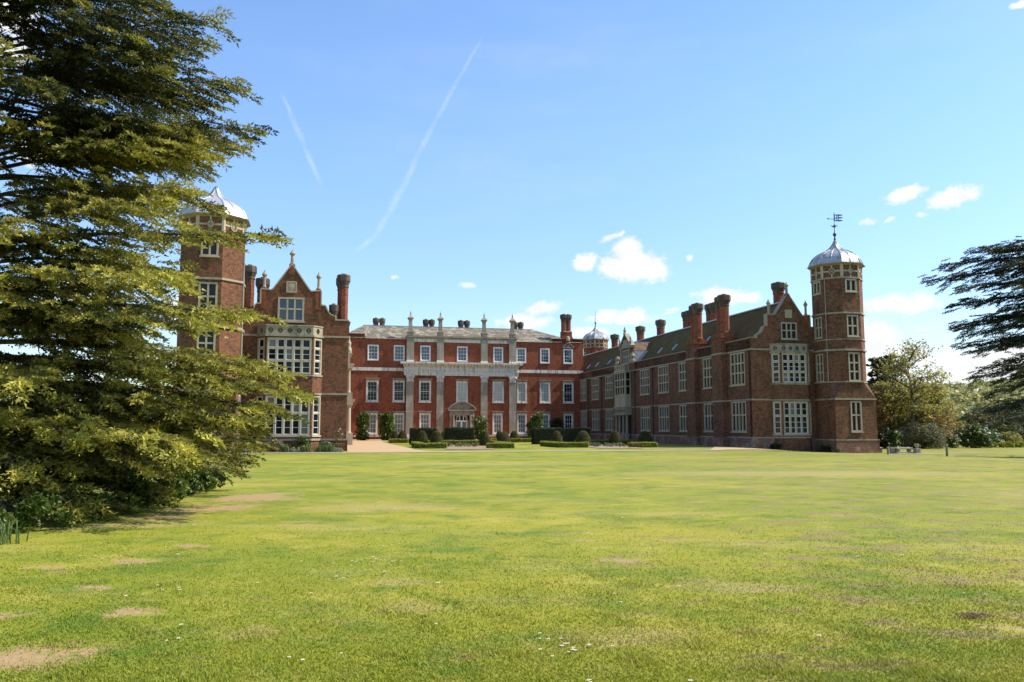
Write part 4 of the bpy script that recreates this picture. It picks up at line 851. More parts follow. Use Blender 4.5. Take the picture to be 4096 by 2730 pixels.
for i, (a, b_) in enumerate(TOP):
    O = CP if isc(a) else CO
    window(ct, O, F_, N_, a, b_, 13.2, 15.85, 1, 1, 'white_paint', 'glass_sky', .16, .1, .06, True, None, False, (3, 4, .018), i)
for i, (a, b_) in enumerate(MID):
    O = CP if isc(a) else CO; dark = i in (0, 1, 2, 7)
    window(ct, O, F_, N_, a, b_, 6.08, 9.72, 1, 1, 'stone_white', 'glass' if dark else 'glass_blind', .24, .1, .08, True, .28, False, (3, 5, .011), i + 30, 'stone_white')
for i, (a, b_) in enumerate(LOW):
    O = CP if isc(a) else CO
    window(ct, O, F_, N_, a, b_, .55, 4.12, 1, 1, 'stone_white', 'glass_curtain' if a < 42 else 'glass', .24, .1, .08, True, .26, False, (3, 4, .022), i + 60, 'stone_white')
# doorway with columns and segmental pediment
ds = MB(); dc = 23.75
D = lambda x0, x1, z0, z1, d0, d1: ds.obox(CP, F_, N_, dc + x0, dc + x1, z0, z1, d0, d1)
for s in (-1, 1):
    ds.lathe((dc + s * 1.5, 143.1 - .45), [(.24, -.4), (.24, .3), (.19, .4), (.16, 3.5), (.25, 3.62), (.26, 3.8)], 12); D(s * 1.95 - .18, s * 1.95 + .18, -.4, 3.8, -.05, .3); D(s * 1.12 - .13, s * 1.12 + .13, -.4, 2.95, -.05, .12)
    ds.lathe((dc + s * 1.95, 143.1 - .33), [(.2, 3.5), (.26, 3.62), (.26, 3.8)], 8)
D(-2.2, 2.2, 3.8, 4.1, -.05, .5); D(-2.15, 2.15, 4.1, 4.55, -.05, .42); D(-2.45, 2.45, 4.55, 4.75, -.05, .7)
arc = [(dc - 2.35 + 4.7 * j / 14, 4.75 + 1.25 * math.sin(math.pi * (j / 14)) ** .75) for j in range(15)]
ds.ribbon(CP, F_, N_, arc, .22, -.05, .72)
for j in range(14):
    a, b_ = arc[j], arc[j + 1]; P = lambda x, z: (x, 143.1 - .3, z); ds.face([P(a[0], 4.75), P(b_[0], 4.75), P(*b_), P(*a)])
D(-.3, .3, 4.85, 5.6, .28, .45); D(-.95, -.4, 4.85, 5.2, .28, .4); D(.4, .95, 4.85, 5.2, .28, .4); D(-.16, .16, 3.9, 4.5, .4, .58)
ar = [(dc + 1.02 * math.cos(math.pi * j / 16), 2.85 + 1.02 * math.sin(math.pi * j / 16)) for j in range(17)]
for j in range(16):
    a, b_ = ar[j], ar[j + 1]; P = lambda x, z: (x, 143.1 - .1, z); ds.face([P(*a), P(a[0], 4.4), P(b_[0], 4.4), P(*b_)]); ds.face([P(*a), P(*b_), (b_[0], 143.35, b_[1]), (a[0], 143.35, a[1])])
ds.build('door_surround', M['stone_old'], ct)
dw = MB(); DW = lambda x0, x1, z0, z1: dw.obox(CP, F_, N_, dc + x0, dc + x1, z0, z1, -.22, -.08)
DW(-1.02, -.86, -.4, 2.8); DW(.86, 1.02, -.4, 2.8); DW(-.14, .14, -.4, 2.66); DW(-1.02, 1.02, 2.66, 2.9); DW(-.38, -.26, 2.9, 3.75); DW(.26, .38, 2.9, 3.75); DW(-.86, -.14, -.4, .5); DW(.14, .86, -.4, .5)
dw.ribbon(CP, F_, N_, [(dc + .88 * math.cos(math.pi * j / 16), 2.85 + .88 * math.sin(math.pi * j / 16)) for j in range(17)], -.15, -.22, -.08)
do = dw.build('door', M['white_paint'], ct)
g = MB(); P = lambda x, z: (dc + x, 143.1 + .16, z); g.face([P(-.9, .3), P(.9, .3), P(.9, 2.7), P(-.9, 2.7)]); g.build('pane', M['glass_curtain'], do)
g = MB(); g.face([P(.95 * math.cos(math.pi * j / 12), 2.8 + .95 * math.sin(math.pi * j / 12)) for j in range(13)]); g.build('fanlight', M['glass'], do)
g = MB(); g.obox(CO, F_, N_, 42.3, 44.35, 16.05, 16.2, -.02, .2); g.ribbon(CO, F_, N_, [(42.35, 16.2), (43.3, 16.95), (44.3, 16.2)], .14, -.02, .2); g.obox(CO, F_, N_, 43.0, 43.6, 16.2, 16.6, -.02, .1); g.build('window_pediment', M['stone_old'], ct)
g = MB(); g.lathe((43.3, 143.44), [(.28, 17.3), (.36, 17.6), (.3, 18.0), (.1, 18.15)], 10); g.build('carved_panel', M['stone'], ct)
b2 = MB(); b2.box(42.35, 44.15, 143.7, 145.2, 17.0, 19.1); b2.build('chimney_base', M['brick_chimney'], ct)
chimney(ct, 42.8, 144.4, 19.0, 22.25, .5); chimney(ct, 43.65, 144.5, 19.0, 22.25, .5)
for p in (9.1, 10.25, 18.15, 19.25, 24.65, 25.8, 34.9, 36.0): chimney(ct, p, 150, 18.2, 21.3, .46, 17.5, .2)
pp = MB(); pp.tube([(13.93, 143.35, 12.3), (13.93, 143.35, -.4)], [.09, .09], 6); pp.build('drainpipe', M['iron'], ct); pp = MB(); pp.tube([(33.58, 143.35, 12.3), (33.58, 143.35, -.4)], [.09, .09], 6); pp.build('drainpipe', M['iron'], ct)

# ------------------------------------------------------------------ clipped hedges, topiary, garden plants
def hull_surface(rng, kind, n, dims):
    """random points on a clipped shape standing on z=0, with its hull as quads"""
    if kind == 'box':
        L, Wd, H = dims; A = np.array([L * Wd, L * H, L * H, Wd * H, Wd * H]); f = rng.choice(5, n, p=A / A.sum()); u, w_ = rng.uniform(-.5, .5, n), rng.uniform(-.5, .5, n)
        P = np.zeros((n, 3)); h = (w_ + .5) * H
        P[f == 0] = np.stack([u * L, w_ * Wd, np.full(n, H)], 1)[f == 0]
        P[f == 1] = np.stack([u * L, np.full(n, -Wd / 2), h], 1)[f == 1]; P[f == 2] = np.stack([u * L, np.full(n, Wd / 2), h], 1)[f == 2]
        P[f == 3] = np.stack([np.full(n, -L / 2), u * Wd, h], 1)[f == 3]; P[f == 4] = np.stack([np.full(n, L / 2), u * Wd, h], 1)[f == 4]
        return P
    r, H = dims; t = rng.uniform(0, 1, n) ** 0.8; a = rng.uniform(0, 2 * math.pi, n)
    rad = prof_cone(t) * r
    return np.stack([rad * np.cos(a), rad * np.sin(a), t * H], 1)
def prof_cone(t):
    t = np.asarray(t, float); return np.where(t < .3, .93 + .07 * np.sin(t / .3 * math.pi / 2), np.sqrt(np.clip(1 - ((t - .3) / .7) ** 1.55, 0, 1)) ** 1.0)
def clipped(name, label, cat, p, q, kind, dims, mt, size, dens, group=None, rot=0.0, z=None, seed=0, jit=0.04):
    x, y = wxy(p, q); zz = gz(x, y) if z is None else z; rng = np.random.default_rng(1000 + seed)
    o = thing(name, label, cat, (x, y, zz), 'w', group); ORG[o.name] = (0, 0, 0); o.rotation_euler = (0, 0, ANG + rot)
    area = 2 * dims[0] * dims[2] + 2 * dims[1] * dims[2] + dims[0] * dims[1] if kind == 'box' else 2 * math.pi * dims[0] * dims[1]
    n = int(area * dens); P = hull_surface(rng, kind, n, dims)
    P = P + rng.normal(size=P.shape) * jit
    lump = np.sin(P[:, 0] * 2.3 + seed) * np.cos(P[:, 1] * 2.1) * .018; P[:, 2] += lump * (P[:, 2] > .1)
    np_mesh('leaves', leaves(rng, P, size, 0.7), 4, M[mt], o, np.clip(rng.normal(.45, .28, n), 0, 1))
    core = MB()
    if kind == 'box': core.obox((0, 0, 0), (1, 0), (0, 1), -dims[0] / 2 + .03, dims[0] / 2 - .03, -.05, dims[2] - .03, -dims[1] / 2 + .03, dims[1] / 2 - .03)
    else:
        ts = np.linspace(0, .97, 9); core.lathe((0, 0), [(float(prof_cone(k)) * dims[0] * .95 + .01, k * dims[1] * .98) for k in ts], 16)
    core.build('inner_twigs', M['twig_core'], o, smooth=(kind != 'box'))
    return o
M['twig_core'] = stone_mat('dark_inner_twigs', (0.022, 0.028, 0.010), (0.015, 0.02, 0.008), (0.03, 0.03, 0.015), 0.4)
YG = 'tall dark yew hedges in the courtyard'
clipped('yew_hedge', 'dark block of yew hedge left of the centre door, nearest the gravel forecourt', 'hedge', 12.15, 101.6, 'box', (3.2, 1.3, 1.95), 'yew', .055, 420, YG, seed=1)
clipped('yew_hedge', 'dark yew hedge standing right in front of the arched centre door', 'hedge', 18.5, 113.2, 'box', (3.9, 1.3, 2.0), 'yew', .06, 380, YG, seed=2)
clipped('yew_hedge', 'longest dark yew hedge, right of the lawn gap before the right wing', 'hedge', 29.1, 99.6, 'box', (7.3, 1.3, 1.97), 'yew', .055, 420, YG, seed=3)
CG = 'clipped yew cones of the parterre'
for i, (p, q, w, h, lab) in enumerate([(11.12, 94, 1.27, 1.68, 'left cone of the pair before the left yew block'), (12.59, 93, 1.42, 1.68, 'right cone of the pair before the left yew block'),
        (18.32, 94, 1.33, 1.66, 'cone below the white-flowered camellia beside the centre door'), (19.89, 91, 1.55, 1.62, 'broad cone at the right end of the near left box edging'),
        (26.93, 94, 1.33, 1.66, 'narrow cone against the left half of the longest yew hedge'), (28.88, 90, 1.7, 1.68, 'wide pointed cone against the right end of the longest yew hedge'),
        (34.12, 94, 1.47, 1.64, 'cone just left of the right wing porch'), (36.75, 91, 1.71, 1.62, 'rounded cone just right of the right wing porch'),
        (10.28, 120, 1.1, 1.6, 'small far cone touching the broad evergreen shrub, behind the far left box edging'), (10.96, 116, 1.35, 1.6, 'cone in front of the far left box edging, left of the left yew block'),
        (25.55, 120, 1.05, 1.58, 'small far cone half hidden behind the broad left cone'), (27.1, 117, 1.32, 1.58, 'far cone below the right pilaster of the centre range'), (17.55, 122, .9, 1.5, 'smallest far cone showing at the left end of the centre yew hedge')]):
    clipped('topiary_cone', lab, 'topiary', p, q, 'cone', (w / 2, h), 'topiary', .035 + .004 * (q > 110), 900, CG, seed=20 + i, jit=.026)
BG = 'low box edging of the parterre'
for i, (p, q, L, Wd, rot, lab) in enumerate([(10.9, 82.9, 2.7, .55, 0, 'low bright box edging at the left front corner by the forecourt gravel'), (9.75, 86.4, .55, 6.6, 0, 'low box edging running back along the forecourt gravel'),
        (17.5, 81.6, 2.75, .6, 0, 'low box edging at the right front corner of the left rose bed'), (18.7, 86.0, .5, 7.0, 0, 'low box edging running back on the right of the left rose bed'), (16.0, 98.8, 9.0, .5, 0, 'low box edging across the back of the left rose bed'),
        (25.6, 83.0, 3.0, .6, 0, 'low box edging at the left front corner of the lavender bed'), (24.2, 87.0, .5, 6.8, 0, 'low box edging running back on the left of the lavender bed'), (33.9, 97.5, 7.4, .5, 0, 'low box edging across the back of the lavender bed'),
        (32.85, 82.0, 3.0, .6, 0, 'low shaded box edging at the right front corner of the lavender bed'), (10.05, 112, 2.5, .5, 0, 'far box edging before the left evergreen wall shrubs'), (11.8, 113.2, .8, .5, 0, 'far short box edging beside the left yew block'),
        (24.3, 118, .7, .5, 0, 'far stub of box edging left of the broad cone'), (26.6, 114, 1.6, .5, 0, 'far box edging right behind the broad cone'), (28.45, 114, 1.75, .5, 0, 'far box edging ending at the longest yew hedge')]):
    clipped('box_hedge', lab, 'hedge', p, q, 'box', (L, Wd, .5), 'box_hedge', .045, 650, BG, seed=50 + i)
def bush(name, label, cat, x, y, rx, ry, h, mt, size, n, seed, group=None, bloom=0, stems=True, base=.15, lumps=14, column=False):
    """loose shrub: leaf clumps spread through an uneven dome, on stems; bloom = number of flowers"""
    rng = np.random.default_rng(seed); z = gz(x, y); o = thing(name, label, cat, (x, y, z), 'w', group)
    u = rng.normal(size=(lumps, 3)); u /= np.linalg.norm(u, axis=1)[:, None]; u[:, 2] = np.abs(u[:, 2])
    k = rng.uniform(.45, .82, lumps)[:, None]; cz = h * .42
    C = np.array([x, y, z + cz]) + u * k * np.array([rx, ry, h * .58]); extra = rng.uniform(-1, 1, (lumps // 2, 3)) * np.array([rx * .75, ry * .75, 0]) + np.array([x, y, z + h * .25]); C = np.vstack([C, extra])
    if column:
        m_ = lumps + lumps // 2; a_ = rng.uniform(0, 2 * math.pi, m_); q_ = np.sqrt(rng.random(m_)) * .74; f_ = rng.random(m_)
        C = np.stack([x + rx * q_ * np.cos(a_) * (.82 + .18 * f_), y + ry * q_ * np.sin(a_), z + .25 + (h - .75) * f_ * (1 - .12 * q_ ** 2)], 1)
    rad = rng.uniform(.26, .46, len(C)) * min(rx, ry, h * .9) * (1.25 if column else 1); idx = rng.integers(0, len(C), n)
    d = rng.normal(size=(n, 3)); d /= np.linalg.norm(d, axis=1)[:, None]; P = C[idx] + d * (rad[idx] * rng.uniform(.55, 1.08, n) ** .6)[:, None]
    P = P[P[:, 2] > z + base * .3]; n = len(P)
    tone = np.clip(rng.normal(.4, .25, n) + .25 * (rng.random(len(C))[idx[:n]] - .5), 0, 1)
    np_mesh('foliage', leaves(rng, P, size, 0.4), 4, M[mt], o, tone)
    if stems:
        mb = MB()
        for c in C[:: max(1, len(C) // 7)]: mb.tube([(x + rng.uniform(-.1, .1), y, z - .1), ((x + c[0]) / 2 + rng.uniform(-.1, .1), (y + c[1]) / 2, z + (c[2] - z) * .5), tuple(c)], [.03 * h / 2 + .01, .02 * h / 2 + .008, .006], 5)
        mb.build('stems', M['bark'], o)
    if bloom:
        bd = rng.normal(size=(bloom, 3)); bd[:, 2] = np.abs(bd[:, 2]) + .2; bd[:, 1] -= .4; bd /= np.linalg.norm(bd, axis=1)[:, None]; bi = rng.integers(0, len(C), bloom)
        B = C[bi] + bd * rad[bi][:, None] * 1.05
        np_mesh('blossom', leaves(rng, np.repeat(B, 3, 0) + rng.normal(size=(bloom * 3, 3)) * size * .4, size * .8, .3, .8), 4, M['blossom'], o, rng.random(bloom * 3))
    return o
def bq(name, label, cat, p, q, *a, **k): x, y = wxy(p, q); return bush(name, label, cat, x, y, *a, **k)
WG = 'evergreen wall shrubs along the centre range'
bq('evergreen_shrub', 'tall glossy evergreen shrub beside the stone porch, leftmost against the centre range', 'shrub', 6.3, 133, 1.15, 1.0, 4.75, 'camellia', .13, 7000, 301, WG, 10, lumps=40, column=True)
bq('evergreen_shrub', 'broad tall glossy evergreen shrub left of the first pilaster', 'shrub', 10.2, 132, 1.65, 1.1, 4.7, 'camellia', .13, 9000, 302, WG, 14, lumps=46, column=True)
bq('camellia', 'loose white-flowered camellia beside the arched centre door', 'shrub', 24.9, 132, 1.25, 1.1, 4.3, 'camellia', .12, 5200, 303, WG, 34, lumps=34, column=True)
bq('camellia', 'round white-flowered camellia left of the longest yew hedge', 'shrub', 34.2, 132, 1.55, 1.2, 4.75, 'camellia', .13, 9000, 304, WG, 34, lumps=44, column=True)
bq('evergreen_shrub', 'dark shaded evergreen shrub in the corner by the right wing', 'shrub', 39.1, 136, 1.3, 1.1, 4.1, 'yew', .12, 6000, 305, WG, 0, lumps=36, column=True)
LG = 'lavender clumps in the parterre beds'
for i, (p, q) in enumerate([(12.5, 88), (13.4, 88.4), (14.3, 88.0), (15.2, 88.3), (16.1, 88.1), (28.6, 88), (29.5, 88.4), (30.6, 87.2), (31.6, 86.2), (29.0, 85.4), (30.2, 84.6), (31.2, 83.9)]):
    o_ = bq('lavender', ('grey-green lavender clump in the left rose bed' if i < 5 else 'grey-green lavender clump in the right parterre bed'), 'lavender', p, q, .5, .45, .42, 'grey_shrub', .06, 420, 320 + i, LG + (' on the left' if i < 5 else ' on the right'), 0, False, lumps=8)
# border in front of the left bay
bq('silver_plant', 'silver-leaved plant at the lawn edge, below the cedar boughs', 'plant', -6.0, 75.0, .75, .5, .5, 'silver', .05, 900, 341, None, 0, False, lumps=10)
bq('shrub', 'rounded olive-green shrub below the left bay window', 'shrub', -3.9, 75.2, 1.1, .6, 1.25, 'grey_shrub', .06, 3200, 342, None, 0, lumps=22)
bq('shrub', 'olive-green shrub half under the cedar, left in the border', 'shrub', -5.6, 75.6, .9, .5, 1.2, 'olive_leaf', .06, 2200, 349, None, 0, lumps=18)
bq('rose_bush', 'dark green rose bush under the sill of the left bay', 'shrub', -1.7, 75.6, .9, .4, 1.6, 'camellia', .06, 1700, 343, None, 5, lumps=20)
bq('rose_bush', 'thin rose bush with bare stems at the left wing corner', 'shrub', 1.35, 76.0, .75, .4, 2.5, 'olive_leaf', .07, 420, 344, None, 8, lumps=14)
bq('shrub', 'small green shrub with one white bloom by the bay plinth', 'shrub', .35, 75.6, .7, .45, 1.0, 'grey_shrub', .06, 1400, 345, None, 3, lumps=14)
bq('silver_plant', 'silver-leaved edging plant before the left wing corner', 'plant', 1.3, 74.6, .65, .4, .42, 'silver', .05, 800, 346, None, 0, False, lumps=9)
bq('silver_plant', 'silver-leaved edging plant below the bay window', 'plant', -2.2, 74.6, .7, .4, .42, 'silver', .05, 700, 347, None, 0, False, lumps=9)
def strap_plant(label, p, q, r, h, n, seed, group, mt='iris', frame='b', name='iris_clump', buds=0, wide=1.0):
    rng = np.random.default_rng(seed); x, y = wxy(p, q) if frame == 'b' else (p, q); z = gz(x, y); o = thing(name, label, 'plant', (x, y, z), 'w', group)
    V = []; T = []
    for _ in range(n):
        a = rng.uniform(0, 2 * math.pi); bx, by = x + rng.normal() * r * .5, y + rng.normal() * r * .4; L = h * rng.uniform(.6, 1.1); lean = rng.uniform(.1, .6) * L; w_ = .0065 * (1 + h) * wide
        dx, dy = math.cos(a), math.sin(a); pts = [(bx, by, z), (bx + dx * lean * .35, by + dy * lean * .35, z + L * .65), (bx + dx * lean, by + dy * lean, z + L * rng.uniform(.75, 1.0))]; sx, sy = -dy * w_, dx * w_
        V += [(pts[0][0] - sx, pts[0][1] - sy, pts[0][2]), (pts[0][0] + sx, pts[0][1] + sy, pts[0][2]), (pts[1][0] + sx, pts[1][1] + sy, pts[1][2]), (pts[1][0] - sx, pts[1][1] - sy, pts[1][2])]
        V += [(pts[1][0] - sx, pts[1][1] - sy, pts[1][2]), (pts[1][0] + sx, pts[1][1] + sy, pts[1][2]), (pts[2][0] + sx * .2, pts[2][1] + sy * .2, pts[2][2]), (pts[2][0] - sx * .2, pts[2][1] - sy * .2, pts[2][2])]; t_ = rng.random(); T += [t_, t_]
    np_mesh('leaves', np.array(V), 4, M[mt], o, T)
    if buds:
        C = np.stack([x + rng.normal(size=buds) * r, y + rng.normal(size=buds) * r * .6, z + h * rng.uniform(.7, 1.15, buds)], 1); np_mesh('seed_heads', leaves(rng, np.repeat(C, 6, 0) + rng.normal(size=(buds * 6, 3)) * .012, .02, 0, .9), 4, M['copper_leaf'], o, rng.random(buds * 6))
    return o
for i, (p, lab) in enumerate([(-3.1, 'strap-leaved iris clump at the left of the border front'), (-1.2, 'strap-leaved iris clump in the middle of the border front'), (-.1, 'strap-leaved iris clump right of the middle of the border'), (.7, 'strap-leaved iris clump before the bare brick corner')]):
    strap_plant(lab, p, 74.7, .45, .75, 90, 360 + i, 'irises along the border front', wide=2.2)
# shaded plants against the right gable
bq('shrub', 'low dark shrub at the foot of the right gable, left of the tower', 'shrub', 52.4, 79.3, .8, .5, .95, 'yew', .07, 1500, 371, None, 0, lumps=14)
bq('shrub', 'small pale-leaved plant at the foot of the right tower', 'shrub', 53.0, 78.0, .45, .35, .7, 'grey_shrub', .07, 420, 372, None, 0, lumps=9)
bq('shrub', 'little dark shrub against the plinth below the right bay', 'shrub', 47.6, 81.0, .7, .4, .8, 'yew', .07, 1000, 373, None, 0, lumps=10)

# ------------------------------------------------------------------ posts, terrace stones at the right edge
def post(x, y, h, w_, label):
    z = gz(x, y); o = thing('wooden_post', label, 'post', (x, y, z), 'w', 'posts on the right lawn'); mb = MB()
    mb.obox((x, y, 0), (.78, -.62), (.62, .78), -w_ / 2, w_ / 2, z - .2, z + h - .09, -w_ / 2, w_ / 2); mb.build('shaft', M['wood_post'], o)
    mb = MB(); mb.lathe((x, y), [(w_ * .72, z + h - .09), (w_ * .72, z + h - .03), (w_ * .4, z + h)], 4, math.pi / 4 + .2); mb.build('cap', M['wood_post'], o)
post(37.45, 83.0, .82, .20, 'short wooden post beside the right tower'); post(39.75, 76.2, 1.08, .17, 'taller wooden post alone on the lawn in front of the rhododendrons')
def pedestal(x, y, h, label, urn):
    z = gz(x, y); o = thing('stone_pedestal', label, 'pedestal', (x, y, z), 'w', 'pedestals of the terrace'); mb = MB()
    for r, a, b_ in ((.30, -.2, .12), (.25, .12, h - .12), (.31, h - .12, h)): mb.obox((x, y, 0), (CA, SA), (-SA, CA), -r, r, z + a, z + b_, -r, r)
    mb.build('block', M['stone_old'], o)
    if urn:
        mb = MB(); mb.lathe((x, y), [(.14, z + h), (.09, z + h + .08), (.2, z + h + .2), (.25, z + h + .36), (.22, z + h + .42), (.26, z + h + .47), (.1, z + h + .48)], 12); mb.build('urn', M['stone_old'], o)
pedestal(40.1, 88.0, .62, 'low stone pedestal at the left end of the terrace bench', False); pedestal(42.55, 87.6, .55, 'stone pedestal carrying an urn at the right end of the terrace', True)
o = thing('stone_bench', 'long low stone bench slab between the two pedestals', 'bench', (41.3, 88.0, gz(41.3, 88)), 'w'); z = gz(41.3, 88); mb = MB(); mb.obox((41.3, 88, 0), (CA, SA), (-SA, CA), -.95, .95, z + .52, z + .62, -.3, .3); mb.build('seat', M['stone_white'], o)
for s in (-.7, .7): mb = MB(); mb.obox((41.3, 88, 0), (CA, SA), (-SA, CA), s - .12, s + .12, z - .1, z + .515, -.22, .22); mb.build('leg', M['stone_old'], o)
mb = MB(); mb.obox((41.3, 87.6, 0), (CA, SA), (-SA, CA), -1.0, 1.05, z - .1, z + .16, -.25, .2); mb.build('step', M['stone'], o)
o = thing('garden_wall', 'short low brick garden wall running right from the tower foot', 'wall', (39.2, 89.6, gz(39.2, 89.6)), 'w'); z = gz(39.2, 89.6); mb = MB(); mb.obox((39.1, 89.6, 0), (CA, SA), (-SA, CA), -1.1, .7, z - .2, z + .5, -.15, .15); mb.build('wall', M['brick_plinth'], o); mb = MB(); mb.obox((39.1, 89.6, 0), (CA, SA), (-SA, CA), -1.12, .72, z + .502, z + .58, -.19, .19); mb.build('coping', M['stone_white'], o)

# ------------------------------------------------------------------ broadleaf trees and the woods behind
def broadleaf(name, label, x, y, h, rx, mt, size, n, seed, trunk_h=.3, group=None, bark='bark_grey', gap=.75, zc=.62, limbs=9, spread=.5, low=None):
    rng = np.random.default_rng(seed); z = gz(x, y); o = thing(name, label, 'tree', (x, y, z), 'w', group); mb = MB(); tips = []
    top = np.array([x + rng.normal() * .3, y, z + h * .86])
    mb.tube([(x, y, z - .3), (x + rng.normal() * .1, y, z + h * .3), (x + rng.normal() * .2, y, z + h * .6), tuple(top)], [h * .028, h * .022, h * .012, h * .003], 8)
    for i in range(limbs):
        f = trunk_h + (.92 - trunk_h) * (i + rng.random()) / limbs; a = i * 2.4 + rng.normal() * .3; s = np.array([x, y, z + h * f]); prof = math.sqrt(max(.05, 1 - ((f - zc) / (.55 if f > zc else .62)) ** 2))
        L = rx * prof * rng.uniform(.8, 1.05); e = s + np.array([math.cos(a) * L, math.sin(a) * L, h * rng.uniform(.06, .18)]); mid = (s + e) / 2 + np.array([0, 0, h * .03])
        mb.tube([s, mid, e], [h * .011, h * .007, h * .002], 5); tips.append(e)
        for j in range(6):
            b0 = s + (e - s) * rng.uniform(.35, .95); d = rng.normal(size=3); d[2] = abs(d[2]) * .7 + .1; d /= np.linalg.norm(d); e2 = b0 + d * rx * rng.uniform(.22, .42)
            mb.tube([b0, (b0 + e2) / 2 + rng.normal(size=3) * .1, e2], [h * .005, h * .0035, h * .001], 4); tips.append(e2)
            for k in range(3):
                d2 = d + rng.normal(size=3) * .7; e3 = b0 + (e2 - b0) * rng.uniform(.5, 1) + d2 / np.linalg.norm(d2) * rx * rng.uniform(.12, .22); mb.tube([(b0 + e2) / 2, e3], [h * .002, h * .0008], 3); tips.append(e3)
    mb.build('trunk', M[bark], o)
    T = np.array(tips); idx = rng.integers(0, len(T), n); P = T[idx] + rng.normal(size=(n, 3)) * rx * np.array([.11, .11, .085]) * gap
    if low: m_ = int(n * low); Q = rng.normal(size=(m_, 3)) * np.array([rx * .5, rx * .5, h * .10]) + np.array([x, y, z + h * .22]); P = np.vstack([P, Q])
    tone = np.clip(rng.normal(.5, .22, len(P)) + (rng.random(len(T))[idx] - .5 if not low else np.concatenate([rng.random(len(T))[idx] - .5, np.full(m_, -.2)])) * .4, 0, 1)
    np_mesh('crown', leaves(rng, P, size, .3, .7), 4, M[mt], o, tone); return o
def atpx(az_, d): return d * math.sin(R(az_)), d * math.cos(R(az_))
BGp = 'trees beyond the right lawn'
x, y = 51.6, 108.0
broadleaf('spring_tree', 'tall airy tree in pale spring leaf with sky showing through its top', 52.0, 108, 12.6, 4.2, 'spring_leaf', .16, 4200, 401, .2, BGp, limbs=16, gap=.9)
broadleaf('spring_tree', 'broad olive-gold tree right of the airy tall tree', 55.6, 112, 6.8, 3.2, 'spring_leaf', .18, 6000, 402, .12, BGp, limbs=14, low=.15)
broadleaf('copper_tree', 'copper-leaved tree beside the right tower', 47.6, 110, 7.4, 2.6, 'copper_leaf', .17, 4200, 403, .12, BGp, limbs=14, low=.12)
broadleaf('olive_tree', 'lower gold-green tree between the copper tree and the tall airy tree', 51.2, 113, 7.2, 3.2, 'spring_leaf', .2, 6000, 404, .1, BGp, limbs=12, low=.2)
broadleaf('olive_tree', 'brownish bare-branched tree behind the white rhododendron', 60.6, 118, 4.0, 2.2, 'olive_leaf', .15, 2500, 405, .1, BGp, limbs=14)
broadleaf('copper_tree', 'purple-brown budding tree behind the grey shrub', 56.0, 109, 4.7, 2.6, 'copper_leaf', .12, 1800, 406, .1, BGp, limbs=14)
broadleaf('olive_tree', 'mid-green tree at the far right behind the rhododendrons', 74.5, 128, 4.6, 3.4, 'olive_leaf', .2, 5200, 407, .1, BGp, limbs=12, low=.2)
broadleaf('olive_tree', 'tawny tree beyond the rhododendron, right of the small fir', 67.5, 132, 4.8, 3.4, 'spring_leaf', .2, 4600, 408, .1, BGp, limbs=12, low=.2)
def conifer(label, x, y, h, r, seed, n, group, levels=8, mt='conifer', name='conifer', flat=True):
    rng = np.random.default_rng(seed); z = gz(x, y); o = thing(name, label, 'tree', (x, y, z), 'w', group); mb = MB(); mb.tube([(x, y, z - .3), (x, y, z + h * .97)], [h * .025, h * .004], 7); P = []
    for i in range(levels * 5):
        f = .15 + .83 * i / (levels * 5); a = i * 2.399; L = r * (1 - f * (.6 if flat else .95)) * rng.uniform(.6, 1.05); s = np.array([x, y, z + h * f]); e = s + np.array([math.cos(a) * L, math.sin(a) * L, h * .02 if flat else -h * .05])
        mb.tube([s, e], [h * .007, h * .002], 4); m_ = int(n / levels / 5); t_ = rng.uniform(.25, 1.05, m_)[:, None]; P.append(s + (e - s) * t_ + rng.normal(size=(m_, 3)) * np.array([r * .12, r * .12, h * .012]))
    mb.build('trunk', M['bark'], o); P = np.vstack(P); np_mesh('crown', leaves(rng, P, .22 * h / 10 + .05, .8, .6), 4, M[mt], o, rng.random(len(P))); return o
conifer('dark flat-topped cedar peeping out behind the right tower', 61.8, 137.5, 14.6, 4.6, 421, 4200, BGp)
conifer('small dark pointed fir beyond the rhododendron', 75.5, 137, 5.4, 1.6, 422, 1500, BGp, 7, flat=False)
SG = 'shrubs along the right lawn'
bush('shrub', 'big rounded grey-green shrub with tawny twigs behind the terrace bench', 'shrub', 51.9, 105.5, 3.3, 2.0, 3.3, 'grey_shrub', .12, 9000, 431, SG, 0, lumps=46)
bush('rhododendron', 'white-flowered rhododendron left of the grey-green shrub', 'shrub', 47.6, 105.0, 1.6, 1.3, 2.6, 'camellia', .14, 2600, 432, SG, 40, lumps=22)
bush('rhododendron', 'large dark rhododendron capped with white flowers behind the lone post', 'shrub', 60.6, 109.3, 2.5, 1.8, 3.15, 'camellia', .14, 6500, 433, SG, 130, lumps=40)
bush('rhododendron', 'small white-flowered bush between the two big shrubs', 'shrub', 57.2, 108.3, 1.1, 1.0, 1.9, 'camellia', .12, 1800, 434, SG, 60, lumps=16)
bush('rhododendron', 'white-flowered bush right of the large dark rhododendron', 'shrub', 64.6, 113.0, 1.8, 1.4, 2.5, 'camellia', .14, 3000, 435, SG, 70, lumps=22)
bush('shrub', 'yellow-green shrub under the right cedar boughs', 'shrub', 68.2, 114.5, 2.0, 1.4, 2.2, 'spring_leaf', .13, 3400, 436, SG, 12, lumps=24)
bush('shrub', 'dark green shrub at the right edge under the cedar', 'shrub', 72.6, 117.0, 2.4, 1.6, 3.0, 'grey_shrub', .14, 3600, 437, SG, 20, lumps=24)
bush('shrub', 'dark undergrowth at the foot of the copper tree by the tower', 'shrub', 46.0, 104.5, 1.4, 1.2, 2.4, 'yew', .14, 2600, 438, SG, 0, lumps=20)
